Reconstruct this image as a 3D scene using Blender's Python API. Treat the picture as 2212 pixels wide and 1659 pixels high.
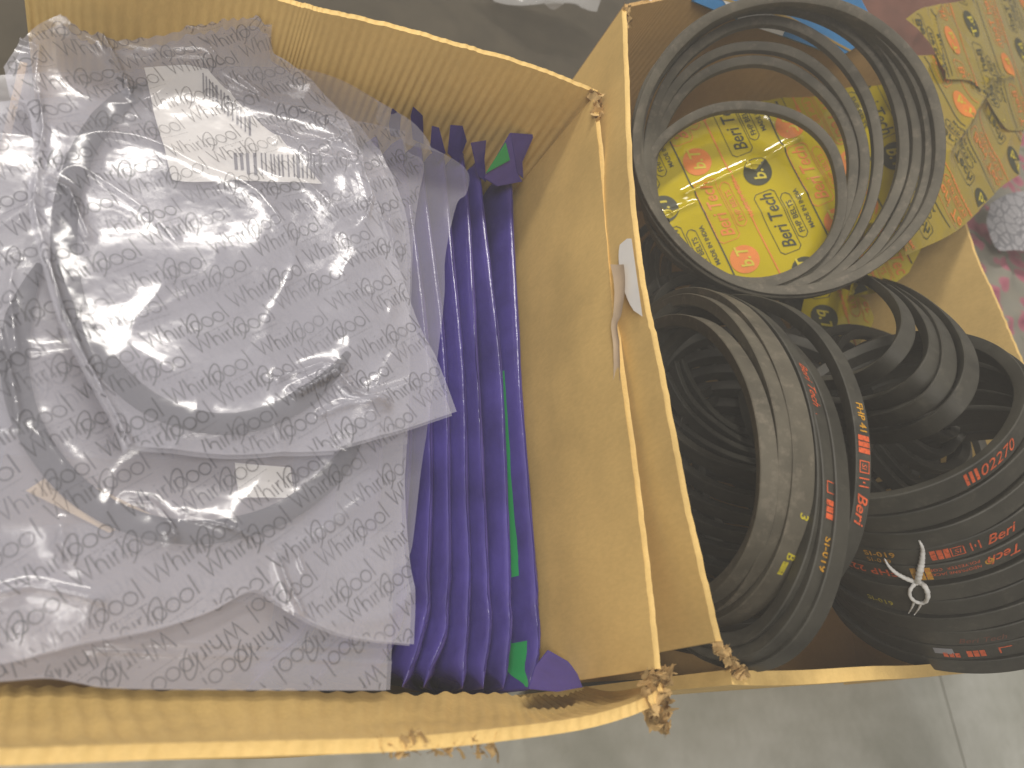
import bpy, bmesh, math, random
import numpy as np
from mathutils import Vector, Matrix, noise
random.seed(4)
sc = bpy.context.scene
for o in list(bpy.data.objects):
    bpy.data.objects.remove(o)

# ------------------------------------------------------------------ camera
ROT = np.array([[0.8935756757, -0.07308048488, 0.4429240957],
                [-0.1199211776, 0.9119431460, 0.3924010825],
                [-0.4325984546, -0.4037560416, 0.8061263151]])   # world axes seen by the camera
CAM = np.array([0.0, 0.0, 0.70])
FPX = 1650.0
cd = bpy.data.cameras.new('camera')
cam = bpy.data.objects.new('camera', cd)
sc.collection.objects.link(cam)
M4 = Matrix([list(r) + [0] for r in ROT.T.tolist()] + [[0, 0, 0, 1]])
M4.translation = Vector(CAM)
cam.matrix_world = M4
cd.sensor_fit = 'HORIZONTAL'
cd.sensor_width = 36
cd.lens = 36 * FPX / 2211.0
cd.clip_start = 0.01
cd.clip_end = 60
cd.dof.use_dof = True
cd.dof.focus_distance = 0.60
cd.dof.aperture_fstop = 6.3
sc.camera = cam

# ------------------------------------------------------------------ light
world = bpy.data.worlds.new('World')
sc.world = world
world.use_nodes = True
bg = world.node_tree.nodes['Background']
bg.inputs[0].default_value = (1.0, 0.93, 0.84, 1)
bg.inputs[1].default_value = 0.20


def area(name, loc, target, sx, sy, power, col):
    l = bpy.data.lights.new(name, 'AREA')
    l.shape = 'RECTANGLE'
    l.size, l.size_y, l.energy, l.color = sx, sy, power, col
    o = bpy.data.objects.new(name, l)
    o.location = loc
    d = Vector(target) - Vector(loc)
    o.rotation_euler = d.to_track_quat('-Z', 'Y').to_euler()
    sc.collection.objects.link(o)


area('tube_lamp', (-0.15, 1.75, 2.25), (0.2, 0.3, 0.2), 1.3, 0.20, 34, (1.0, 0.95, 0.88))
area('ceiling_lamp', (-0.7, -0.35, 2.3), (0.3, 0.4, 0.2), 0.9, 0.9, 22, (1.0, 0.96, 0.92))
sc.view_settings.view_transform = 'Standard'
sc.view_settings.look = 'None'
sc.view_settings.exposure = 0.60
sc.view_settings.gamma = 1
sc.cycles.transparent_max_bounces = 24
sc.cycles.max_bounces = 10


# ------------------------------------------------------------------ helpers
def ray(x, y):
    return ROT.T @ np.array([x - 1105.5, -(y - 829.5), -FPX])


def at(x, y, z):
    d = ray(x, y)
    return CAM + d * ((z - CAM[2]) / d[2])


def at_x(x, y, X):
    d = ray(x, y)
    return CAM + d * (X / d[0])


def at_y(x, y, Y):
    d = ray(x, y)
    return CAM + d * (Y / d[1])


def project(p):
    q = ROT @ (np.array(p) - CAM)
    return (1105.5 + q[0] / -q[2] * FPX, 829.5 - q[1] / -q[2] * FPX)


def unit(v):
    v = np.array(v, float)
    return v / np.linalg.norm(v)


def polyline(pts, n):
    """n points evenly spread along a polyline, lightly rounded"""
    pts = np.array(pts, float)
    d = np.r_[0, np.cumsum(np.linalg.norm(np.diff(pts, axis=0), axis=1))]
    t = np.linspace(0, d[-1], n)
    return np.stack([np.interp(t, d, pts[:, k]) for k in range(pts.shape[1])], 1)


def smooth_line(pts, n):
    """Catmull-Rom through the points"""
    pts = np.array(pts, float)
    P = np.vstack([2 * pts[0] - pts[1], pts, 2 * pts[-1] - pts[-2]])
    out = []
    m = len(pts) - 1
    for k in range(n):
        f = k / (n - 1) * m
        i = min(int(f), m - 1)
        t = f - i
        a, b, c, d = P[i:i + 4]
        out.append(.5 * (2 * b + (c - a) * t + (2 * a - 5 * b + 4 * c - d) * t * t + (3 * b - a - 3 * c + d) * t ** 3))
    return np.array(out)


def nz(x, y, s, seed=0.0):
    return noise.noise(Vector((x * s + seed * 7.31, y * s - seed * 3.17, seed)))


def mesh_obj(name, verts, faces, mat, parent=None, smooth=True, fmat=None):
    me = bpy.data.meshes.new(name)
    me.from_pydata([tuple(map(float, v)) for v in verts], [], [tuple(f) for f in faces])
    for m in (mat if isinstance(mat, (list, tuple)) else [mat]):
        me.materials.append(m)
    if fmat is not None:
        me.polygons.foreach_set('material_index', np.array(fmat, dtype=np.int32))
    me.polygons.foreach_set('use_smooth', np.full(len(me.polygons), smooth))
    me.update()
    o = bpy.data.objects.new(name, me)
    sc.collection.objects.link(o)
    if parent is not None:
        o.parent = parent
        o.matrix_parent_inverse = Matrix.Translation(-parent.location)
    return o


def thing(name, label, cat, loc=(0, 0, 0), group=None):
    o = bpy.data.objects.new(name, None)
    o.empty_display_size = 0.02
    sc.collection.objects.link(o)
    o.location = tuple(map(float, loc))
    o['label'] = label
    o['category'] = cat
    if group:
        o['group'] = group
    return o


def grid_faces(nu, nv, wrap=False, off=0):
    f = []
    for i in range(nu if wrap else nu - 1):
        for j in range(nv - 1):
            a = off + i * nv + j
            b = off + ((i + 1) % nu) * nv + j
            f.append((a, b, b + 1, a + 1))
    return f


# ------------------------------------------------------------------ materials
def node_mat(name):
    m = bpy.data.materials.new(name)
    m.use_nodes = True
    nt = m.node_tree
    return m, nt, nt.nodes['Principled BSDF']


def noise_tex(nt, scale, detail=4, coord='Object', stretch=None, rough=.55):
    tc = nt.nodes.new('ShaderNodeTexCoord')
    t = nt.nodes.new('ShaderNodeTexNoise')
    t.inputs['Scale'].default_value = scale
    t.inputs['Detail'].default_value = detail
    t.inputs['Roughness'].default_value = rough
    src = tc.outputs[coord]
    if stretch:
        mp = nt.nodes.new('ShaderNodeMapping')
        mp.inputs['Scale'].default_value = stretch
        nt.links.new(src, mp.inputs[0])
        src = mp.outputs[0]
    nt.links.new(src, t.inputs['Vector'])
    return t.outputs['Fac']


def ramp(nt, fac, stops):
    r = nt.nodes.new('ShaderNodeValToRGB')
    e = r.color_ramp.elements
    while len(e) < len(stops):
        e.new(.5)
    for k, (p, c) in enumerate(stops):
        e[k].position = p
        e[k].color = (*c, 1)
    nt.links.new(fac, r.inputs[0])
    return r.outputs[0]


def bump(nt, bsdf, fac, strength, dist):
    b = nt.nodes.new('ShaderNodeBump')
    b.inputs['Strength'].default_value = strength
    b.inputs['Distance'].default_value = dist
    nt.links.new(fac, b.inputs['Height'])
    nt.links.new(b.outputs[0], bsdf.inputs['Normal'])


def mixc(nt, fac, a, b):
    m = nt.nodes.new('ShaderNodeMix')
    m.data_type = 'RGBA'
    if isinstance(fac, float):
        m.inputs[0].default_value = fac
    else:
        nt.links.new(fac, m.inputs[0])
    for k, v in ((6, a), (7, b)):
        if isinstance(v, tuple):
            m.inputs[k].default_value = (*v, 1)
        else:
            nt.links.new(v, m.inputs[k])
    return m.outputs[2]


def mat_simple(name, c, rough=.6, var=.12, scale=60, spec=.4, bumps=0):
    m, nt, b = node_mat(name)
    f = noise_tex(nt, scale)
    lo = tuple(x * (1 - var) for x in c)
    hi = tuple(min(1, x * (1 + var)) for x in c)
    nt.links.new(ramp(nt, f, [(.3, lo), (.7, hi)]), b.inputs['Base Color'])
    b.inputs['Roughness'].default_value = rough
    b.inputs['Specular IOR Level'].default_value = spec
    if bumps:
        bump(nt, b, noise_tex(nt, scale * 4), bumps, .001)
    return m


def mat_card(name, c):
    m, nt, b = node_mat(name)
    big = noise_tex(nt, 9, 5)
    fib = noise_tex(nt, 420, 3, stretch=(1, 1, .4))
    base = ramp(nt, big, [(.28, tuple(x * .76 for x in c)), (.5, tuple(x * .97 for x in c)), (.7, tuple(x * 1.08 for x in c))])
    fibre = ramp(nt, fib, [(.35, (.86, .84, .80)), (.7, (1.04, 1.04, 1.04))])
    mul = nt.nodes.new('ShaderNodeMix')
    mul.data_type = 'RGBA'
    mul.blend_type = 'MULTIPLY'
    mul.inputs[0].default_value = .45
    nt.links.new(base, mul.inputs[6])
    nt.links.new(fibre, mul.inputs[7])
    nt.links.new(mul.outputs[2], b.inputs['Base Color'])
    b.inputs['Roughness'].default_value = .62
    b.inputs['Specular IOR Level'].default_value = .25
    bump(nt, b, noise_tex(nt, 900, 2), .06, .0003)
    return m


def mat_film(name, c, opac, rough=.28, bscale=45, bstr=.35, coat=.0):
    """thin translucent plastic film: part clear, part milky"""
    m, nt, b = node_mat(name)
    out = nt.nodes['Material Output']
    f = noise_tex(nt, 14, 4)
    nt.links.new(ramp(nt, f, [(.3, tuple(x * .93 for x in c)), (.7, c)]), b.inputs['Base Color'])
    b.inputs['Roughness'].default_value = rough
    b.inputs['Specular IOR Level'].default_value = .85
    bump(nt, b, noise_tex(nt, bscale, 3, rough=.4), bstr, .004)
    tr = nt.nodes.new('ShaderNodeBsdfTransparent')
    mx = nt.nodes.new('ShaderNodeMixShader')
    mx.inputs[0].default_value = opac
    nt.links.new(tr.outputs[0], mx.inputs[1])
    nt.links.new(b.outputs[0], mx.inputs[2])
    nt.links.new(mx.outputs[0], out.inputs[0])
    return m


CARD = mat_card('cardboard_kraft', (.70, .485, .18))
CARD_SHADED = mat_card('cardboard_shaded', (.50, .315, .12))  # darker kraft copy, shade of the dim walls and bottoms put into its colour
TORN = mat_simple('torn_paper_fibre', (.50, .34, .15), .9, .25, 120, .1)
RUBBER, _nt, _b = node_mat('dusty_black_rubber')
_f = noise_tex(_nt, 35, 6)
_nt.links.new(mixc(_nt, ramp(_nt, noise_tex(_nt, 90, 6, rough=.7), [(.55, (0, 0, 0)), (.80, (.4, .4, .4))]), ramp(_nt, _f, [(.3, (.026, .024, .018)), (.7, (.055, .051, .039))]), (.14, .125, .095)), _b.inputs['Base Color'])
_b.inputs['Roughness'].default_value = .62
_b.inputs['Specular IOR Level'].default_value = .45
bump(_nt, _b, noise_tex(_nt, 900, 2), .25, .0004)
RUBBER_D, _nt, _b = node_mat('dusty_grey_rubber')
_f = noise_tex(_nt, 35, 6)
_nt.links.new(mixc(_nt, ramp(_nt, noise_tex(_nt, 90, 6, rough=.7), [(.52, (0, 0, 0)), (.80, (.7, .7, .7))]), ramp(_nt, _f, [(.3, (.062, .054, .037)), (.7, (.110, .096, .068))]), (.24, .20, .15)), _b.inputs['Base Color'])
_b.inputs['Roughness'].default_value = .7
bump(_nt, _b, noise_tex(_nt, 900, 2), .25, .0004)
FILM = mat_film('milky_plastic_film', (.53, .525, .60), .36, .14, 32, .42)
FILM_C = mat_film('clear_plastic_film', (.50, .49, .57), .28, .22, 22, .22)
CLEAR = mat_film('crumpled_clear_film', (.62, .62, .62), .40, .15)
SOFTBLACK = mat_simple('soft_black_rubber', (.018, .019, .022), .85, .2, 40, .2)
INK, _nt, _b = node_mat('grey_film_ink')
_b.inputs['Base Color'].default_value = (.10, .10, .115, 1)
_b.inputs['Roughness'].default_value = .5
_t = _nt.nodes.new('ShaderNodeBsdfTransparent')
_m = _nt.nodes.new('ShaderNodeMixShader')
_m.inputs[0].default_value = .36
_nt.links.new(_t.outputs[0], _m.inputs[1])
_nt.links.new(_b.outputs[0], _m.inputs[2])
_nt.links.new(ramp(_nt, noise_tex(_nt, 28, 4), [(.34, (.24, .24, .24)), (.62, (.50, .50, .50))]), _m.inputs[0])
_nt.links.new(_m.outputs[0], _nt.nodes['Material Output'].inputs[0])
PURPLE = mat_simple('purple_pouch_film', (.060, .045, .215), .22, .25, 22, .6, .6)
GREEN = mat_simple('green_pouch_print', (.02, .30, .09), .35, .1, 20, .5)
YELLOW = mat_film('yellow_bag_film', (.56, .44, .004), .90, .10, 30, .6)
OLIVE_DIM = mat_film('dimmed_olive_bag_film', (.34, .245, .002), .92, .10, 26, .7)  # darker olive copy of the yellow film, lowered against stronger lamp light outside
BLACKINK = mat_simple('black_bag_ink', (.045, .045, .02), .5, .1)
REDINK = mat_simple('red_bag_ink', (.66, .20, .03), .5, .1)
ORANGE = mat_simple('orange_belt_ink', (.62, .11, .035), .6, .2, 200)
AMBER = mat_simple('amber_belt_ink', (.50, .25, .02), .6, .25, 300)
LEMON = mat_simple('yellow_belt_ink', (.50, .42, .03), .6, .2, 200)
for _mm in (ORANGE, AMBER, LEMON):
    _nt = _mm.node_tree
    _t = _nt.nodes.new('ShaderNodeBsdfTransparent')
    _m = _nt.nodes.new('ShaderNodeMixShader')
    _nt.links.new(ramp(_nt, noise_tex(_nt, 420, 3), [(.30, (.45, .45, .45)), (.48, (.97, .97, .97))]), _m.inputs[0])
    _nt.links.new(_t.outputs[0], _m.inputs[1])
    _nt.links.new(_nt.nodes['Principled BSDF'].outputs[0], _m.inputs[2])
    _nt.links.new(_m.outputs[0], _nt.nodes['Material Output'].inputs[0])
WHITE = mat_simple('white_paper', (.80, .78, .74), .6, .04)
BARS = mat_simple('dark_label_ink', (.12, .12, .13), .7, .1)
TAPE = mat_simple('tan_paper_tape', (.55, .42, .28), .5, .12, 40)
BLUE = mat_simple('blue_carton_print', (.05, .24, .52), .45, .1, 30)
GOLD = mat_simple('gold_stripe_print', (.42, .28, .08), .4, .1)
CORD = mat_simple('white_cotton_string', (.70, .69, .66), .8, .12, 300)
MAROON = mat_simple('red_brown_cloth', (.16, .065, .045), .9, .2, 30)
DARKSHEET = mat_simple('olive_brown_sheet', (.065, .054, .036), .85, .2, 25)
GREYF = mat_simple('grey_fluff', (.25, .25, .27), .9, .1)


def mat_floor():
    m, nt, b = node_mat('grey_marble_tile')
    a = noise_tex(nt, 5.5, 8, rough=.6)
    c = noise_tex(nt, 45, 4)
    base = ramp(nt, a, [(.30, (.33, .335, .29)), (.5, (.43, .435, .39)), (.66, (.51, .515, .475))])
    spk = ramp(nt, c, [(.3, (.9, .9, .88)), (.7, (1.05, 1.05, 1.05))])
    mul = nt.nodes.new('ShaderNodeMix')
    mul.data_type = 'RGBA'
    mul.blend_type = 'MULTIPLY'
    mul.inputs[0].default_value = 1
    nt.links.new(base, mul.inputs[6])
    nt.links.new(spk, mul.inputs[7])
    nt.links.new(mul.outputs[2], b.inputs['Base Color'])
    b.inputs['Roughness'].default_value = .38
    return m


FLOOR = mat_floor()
GROUT = mat_simple('tile_joint', (.25, .24, .20), .9, .1)


def mat_cloth():
    m, nt, b = node_mat('floral_cotton')
    tc = nt.nodes.new('ShaderNodeTexCoord')

    def vor(scale, feat='F1'):
        v = nt.nodes.new('ShaderNodeTexVoronoi')
        v.inputs['Scale'].default_value = scale
        v.feature = feat
        nt.links.new(tc.outputs['Object'], v.inputs['Vector'])
        return v
    v1 = vor(26)
    v2 = vor(44)
    pet = ramp(nt, v1.outputs['Distance'], [(.0, (.25, .05, .10)), (.2, (.38, .10, .15)), (.42, (.42, .15, .19)), (.47, (.27, .25, .20)), (.8, (.25, .24, .20))])
    leaf = ramp(nt, v2.outputs['Distance'], [(.24, (.13, .16, .09)), (.34, (.28, .26, .22))])
    col = mixc(nt, ramp(nt, noise_tex(nt, 24), [(.60, (0, 0, 0)), (.66, (1, 1, 1))]), pet, leaf)
    nt.links.new(col, b.inputs['Base Color'])
    b.inputs['Roughness'].default_value = .9
    return m


FLORAL = mat_cloth()
LACE, _nt, _b = node_mat('grey_lace_print')
_w = _nt.nodes.new('ShaderNodeTexVoronoi')
_w.inputs['Scale'].default_value = 8
_w.feature = 'DISTANCE_TO_EDGE'
_nt.links.new(ramp(_nt, _w.outputs['Distance'], [(.06, (.20, .20, .22)), (.13, (.40, .39, .41)), (.22, (.42, .41, .43)), (.27, (.25, .25, .27)), (.33, (.37, .36, .38))]), _b.inputs['Base Color'])
_b.inputs['Roughness'].default_value = .9

# ------------------------------------------------------------------ floor
fl = thing('floor', '', '')
del fl['label'], fl['category']
fl['kind'] = 'structure'
mesh_obj('joint_bed', [(-6, -6, -.003), (6, -6, -.003), (6, 8, -.003), (-6, 8, -.003)], [(0, 1, 2, 3)], GROUT, fl)
jx = at(2066, 1590, 0)
TS = 1.05
for i in range(-4, 5):
    for j in range(-3, 6):
        x0, y0 = jx[0] + i * TS, -.52 + j * TS
        g = .0009
        v = [(x0 + g, y0 + g, -.012), (x0 + TS - g, y0 + g, -.012), (x0 + TS - g, y0 + TS - g, -.012), (x0 + g, y0 + TS - g, -.012)]
        c = .0016
        w = [(x0 + g + c, y0 + g + c, 0), (x0 + TS - g - c, y0 + g + c, 0), (x0 + TS - g - c, y0 + TS - g - c, 0), (x0 + g + c, y0 + TS - g - c, 0)]
        mesh_obj('floor_tile', v + w, [(4, 5, 6, 7), (0, 1, 5, 4), (1, 2, 6, 5), (2, 3, 7, 6), (3, 0, 4, 7)], FLOOR, fl, False)


# ------------------------------------------------------------------ cardboard walls
def wall(name, top, bot, out, parent, mat, thick=.0048, ribs=0., pitch=.007, seed=1, rough_rim=.0009, nv=10, bulge=0.0, n=None):
    """inner sheet from the bottom line to the rim line, an outer sheet, fluted rim; out = outward direction (3 numbers)"""
    top = np.array(top)
    L = np.linalg.norm(np.diff(top, axis=0), axis=1).sum()
    nu = n or max(24, int(L / pitch * 6) if ribs else int(L / .006))
    T = smooth_line(top, nu)
    B = smooth_line(bot, nu)
    out = unit(out)
    V = []
    rib_r = []
    for i in range(nu):
        s = i / (nu - 1) * L
        jag = rough_rim * (nz(s, 0, 90, seed) + .6 * nz(s, 3, 330, seed))
        for j in range(nv):
            t = j / (nv - 1)
            p = B[i] * (1 - t) + T[i] * t
            p = p + out * bulge * math.sin(math.pi * t) * 1.0
            r = 0
            fade = 1 - .92 * min(1, max(0, (t - .80) / .18))
            if ribs:
                ph = s / pitch + .9 * nz(s, t * .05, 16, seed)
                r = ribs * (math.cos(2 * math.pi * ph)) * (.55 + .6 * nz(s, t * .2, 25, seed + 4)) + ribs * 1.2 * nz(s, t * .1, 45, seed + 2)
                r *= fade
            r += .0022 * nz(s, t * .2, 6, seed + 6)
            rib_r.append(r - .0022 * nz(s, t * .2, 6, seed + 6))
            p = p + out * r
            if j == nv - 1:
                p = p + np.array([0, 0, jag])
            V.append(p)
    n0 = len(V)
    for i in range(nu):
        for j in range(nv):
            p = V[i * nv + j] + out * (thick - rib_r[i * nv + j] * .8)
            V.append(p)
    F = grid_faces(nu, nv)
    F += [tuple(reversed(f)) for f in grid_faces(nu, nv, off=n0)]
    # rim: a sunken row between the two liners so the board edge shows its flute
    k0 = len(V)
    for i in range(nu):
        a, b = V[i * nv + nv - 1], V[n0 + i * nv + nv - 1]
        s = i / (nu - 1) * L
        dip = .0005 + .0004 * math.cos(2 * math.pi * s / .007)
        V.append(a * .72 + b * .28 - np.array([0, 0, dip]))
        V.append(a * .28 + b * .72 - np.array([0, 0, dip]))
    for i in range(nu - 1):
        a0, a1 = i * nv + nv - 1, (i + 1) * nv + nv - 1
        b0, b1 = n0 + a0, n0 + a1
        c0, d0, c1, d1 = k0 + 2 * i, k0 + 2 * i + 1, k0 + 2 * i + 2, k0 + 2 * i + 3
        F += [(a0, a1, c1, c0), (c0, c1, d1, d0), (d0, d1, b1, b0)]
    for i in (0, nu - 1):
        for j in range(nv - 1):
            a = i * nv + j
            F.append((a, a + 1, n0 + a + 1, n0 + a))
    o = mesh_obj(name, V, F, mat, parent)
    o.data.set_sharp_from_angle(angle=math.radians(50))
    return o


def flakes(name, spots, parent, mat, size=.012, seed=3):
    """torn, curled bits of board liner"""
    rnd = random.Random(seed)
    V, F = [], []
    for c in spots:
        th = rnd.uniform(0, 6.28)
        ax = unit([math.cos(th), math.sin(th), rnd.uniform(-.35, .35)])
        bx = unit(np.cross(ax, [rnd.uniform(-.7, .7), rnd.uniform(-.7, .7), rnd.uniform(-.5, .5)]) + np.array([0, 0, .9]))
        bx = unit(bx - ax * np.dot(ax, bx))
        nx = np.cross(ax, bx)
        w, h = size * rnd.uniform(.7, 1.7), size * rnd.uniform(.5, 1.1)
        k0 = len(V)
        for i in range(6):
            for j in range(5):
                u, v = i / 5 - .5, j / 4 - .5
                edge = 1 + .22 * rnd.uniform(-1, 1) * (abs(u) > .45 or abs(v) > .45)
                V.append(np.array(c) + ax * w * u * edge + bx * h * v * edge + nx * size * (.45 * (u * u) + .07 * rnd.uniform(-1, 1)))
        F += grid_faces(6, 5, off=k0)
    return mesh_obj(name, V, F, mat, parent)


H = .30
# left box
b1 = thing('cardboard_box', 'large open kraft cardboard box holding printed clear bags and purple pouches', 'cardboard box', (.1, .25, 0))
back_top = [np.array([-.104, .474, H])] + [at(x, y, H) for x, y in ((200, -78), (450, -40), (620, 5), (700, 27), (850, 62), (1000, 105), (1150, 148), (1292, 203))]
back_bot = [np.array([p[0] * .985 + .003, p[1] - .004, 0]) for p in back_top]
wall('back_wall', back_top, back_bot, (0, 1, 0), b1, CARD, ribs=.0011, seed=2, nv=16)
rt = [at(x - 13, y, H) for x, y in ((1292, 210), (1312, 400), (1340, 700), (1378, 1000), (1408, 1250), (1426, 1445))]
rb = [np.array([p[0] - .006, p[1], 0]) for p in rt]
wall('right_wall', rt, rb, (1, 0, 0), b1, CARD, seed=5, nv=14, bulge=-.004, thick=.0045)
ft = [at(x, y, H) for x, y in ((-170, 1612), (0, 1612), (300, 1606), (600, 1602), (880, 1594), (1100, 1572), (1280, 1545), (1400, 1505), (1428, 1468))]
fb_px = ((-170, 1480), (0, 1480), (300, 1484), (600, 1490), (880, 1496), (1080, 1500), (1180, 1502), (1250, 1490), (1268, 1478))
fb = [at(x, y, .185) for x, y in fb_px]
fb = [np.array([t[0] + (b[0] - t[0]) * 1.02, t[1] + (b[1] - t[1]) * 1.02, H - (H - b[2]) * 1.02]) for t, b in zip(ft, fb)]
wall('front_wall', ft, fb, (0, -1, 0), b1, CARD, thick=.0065, ribs=.0015, pitch=.0085, seed=8, nv=16, bulge=.006)
fb2 = [np.array([t[0] + .004, t[1] - .004, 0]) for t in ft]
wall('front_wall_foot', [p + np.array([0, -.0055, -.001]) for p in fb], fb2, (0, -1, 0), b1, CARD, seed=9, nv=4)
lt = [np.array([-.104, y, z]) for y, z in ((.0, .26), (.15, .22), (.3, .19), (.40, .18), (.47, .18))]
wall('left_wall', lt, [np.array([-.104, p[1], 0]) for p in lt], (-1, 0, 0), b1, CARD_SHADED, seed=10)
mesh_obj('bottom_panel', [(-.09, .03, .022), (.30, .03, .022), (.30, .47, .022), (-.09, .47, .022)], [(0, 1, 2, 3)], CARD_SHADED, b1)
rnd = random.Random(11)
sp = []
for k in range(60):
    t = rnd.random()
    x, y = 1395 + 55 * rnd.random() - 10 * t, 1440 + 125 * t + 10 * rnd.random()
    sp.append(at(x, y, H - .012 + .014 * rnd.random()))
flakes('torn_corner', sp, b1, TORN, .0075, 3)['kind'] = 'stuff'
sp = [at(1280 + 16 * rnd.random(), 200 + 60 * rnd.random(), H + .001) for k in range(12)]
flakes('torn_corner', sp, b1, TORN, .008, 4)['kind'] = 'stuff'
sp = [at(rnd.uniform(780, 1080), rnd.uniform(1592, 1632), H - .002) for k in range(40)]
sp += [at(rnd.uniform(860, 915), rnd.uniform(1582, 1600), H + .001) for k in range(6)]
flakes('torn_edge', sp, b1, TORN, .0048, 5)['kind'] = 'stuff'

# right box
b2 = thing('cardboard_box', 'right hand open cardboard box filled with black rubber belts, white label on its side', 'cardboard box', (.6, .3, 0))
lt2 = [at(x, y, z) for x, y, z in ((1349, 22, .325), (1356, 200, .33), (1366, 400, .333), (1392, 620, .333), (1424, 780, .332), (1470, 1020, .33), (1512, 1210, .324), (1553, 1385, .31))]
lb2 = [np.array([p[0] + .004, p[1], 0]) for p in lt2]
wall('left_wall', [p + np.array([.0015, 0, 0]) for p in lt2], lb2, (-1, 0, 0), b2, CARD, seed=15, nv=12, thick=.005)
bt2 = [at_y(x, y, .645) for x, y in ((1349, 18), (1400, 8), (1480, -4), (1600, 20), (1800, 60), (1960, 110))]
bt2.append(np.array([.835, .645, .30]))
wall('back_wall', bt2, [np.array([p[0], .640, 0]) for p in bt2], (0, 1, 0), b2, CARD_SHADED, ribs=.0003, pitch=.0078, seed=17, nv=10)
rt2 = [np.array([.836, .645, H])] + [at(x, y, H) for x, y in ((2092, 515), (2145, 640), (2200, 770), (2300, 1000))]
rt2.append(np.array([.80, .012, H]))
wall('right_wall', rt2, [np.array([p[0] - .01, p[1], 0]) for p in rt2], (1, 0, 0), b2, CARD, seed=19, nv=10)
ft2 = [at(x, y, z) for x, y, z in ((1575, 1445, H), (1650, 1448, H), (1750, 1445, H), (1880, 1436, H), (2000, 1432, .272), (2200, 1415, .262), (2450, 1390, .27))]
wall('front_wall', ft2, [np.array([p[0], p[1] + .004, 0]) for p in ft2], (0, -1, 0), b2, CARD, seed=21, nv=10, thick=.009)
mesh_obj('bottom_panel', [(.36, .03, .022), (.80, .03, .022), (.82, .63, .022), (.37, .63, .022)], [(0, 1, 2, 3)], CARD_SHADED, b2)
sp = []
for k in range(60):
    t = rnd.random()
    sp.append(at(1540 + 60 * t + 10 * rnd.random(), 1385 + 62 * t + 14 * rnd.random(), H - .004 + .008 * rnd.random()))
flakes('torn_corner', sp, b2, TORN, .0065, 6)['kind'] = 'stuff'
sp = [at(1345 + 12 * rnd.random(), 14 + 40 * rnd.random(), H + .004) for k in range(9)]
flakes('torn_corner', sp, b2, TORN, .009, 7)['kind'] = 'stuff'


def strip(name, quad, mat, parent, nu=8, nv=12, lift=.001, wav=.001, seed=2):
    """a curved scrap of paper spanned by four corners (counter-clockwise)"""
    q = [np.array(p) for p in quad]
    nrm = unit(np.cross(q[1] - q[0], q[3] - q[0]))
    V = []
    for i in range(nu):
        for j in range(nv):
            u, v = i / (nu - 1), j / (nv - 1)
            p = (q[0] * (1 - u) + q[1] * u) * (1 - v) + (q[3] * (1 - u) + q[2] * u) * v
            V.append(p + nrm * (wav * nz(u * 3, v * 3, 1, seed)) + np.array([-lift, 0, 0]))
    return mesh_obj(name, V, grid_faces(nu, nv), mat, parent)


def on_left2(x, y, zoff=0):
    """pixel -> outer face of the right box's left wall"""
    X = .36
    for k in range(8):
        p = at_x(x, y, X)
        X = np.interp(p[1], [q[1] for q in lt2[::-1]], [q[0] for q in lt2[::-1]]) + .0015 - .005
    return at_x(x, y, X)


lab = []
for v in np.linspace(0, 1, 14):
    y = 518 + 168 * v
    xl = 1334 + 34 * v + 30 * (1 - math.sin(math.pi * min(1, max(0, v * 1.02))) ** .35)
    xr = 1374 + 24 * v
    lab.append((on_left2(xl, y), on_left2(xr, y)))
V = []
for a, b in lab:
    for t in np.linspace(0, 1, 6):
        V.append(a * (1 - t) + b * t + np.array([-.0042, 0, 0]))
mesh_obj('paper_label', V, grid_faces(14, 6), WHITE, b2)
V = []
cl = smooth_line([(1350, 575), (1356, 620), (1351, 680), (1344, 705), (1349, 750), (1350, 800), (1349, 826)], 20)
for i, (x, y) in enumerate(cl):
    w = 15 - 8 * min(1, i / 9) if i < 10 else 7
    for t in np.linspace(-1, 1, 5):
        p = on_left2(x + w * t, y)
        V.append(p + np.array([-.0062 - .001 * t * t, 0, .001 * nz(i, t, .7, 3)]))
mesh_obj('torn_tape', V, grid_faces(20, 5), TAPE, b2)
# ------------------------------------------------------------------ sheets (bags) and print on them
def inside(poly, a, b):
    c = False
    n = len(poly)
    j = n - 1
    for i in range(n):
        xi, yi = poly[i]
        xj, yj = poly[j]
        if (yi > b) != (yj > b) and a < (xj - xi) * (b - yi) / (yj - yi + 1e-12) + xi:
            c = not c
        j = i
    return c


def seg_dist(p, pts):
    best = 1e9
    for (x0, y0), (x1, y1) in zip(pts[:-1], pts[1:]):
        dx, dy = x1 - x0, y1 - y0
        t = max(0, min(1, ((p[0] - x0) * dx + (p[1] - y0) * dy) / (dx * dx + dy * dy + 1e-15)))
        best = min(best, math.hypot(p[0] - x0 - t * dx, p[1] - y0 - t * dy))
    return best


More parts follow.
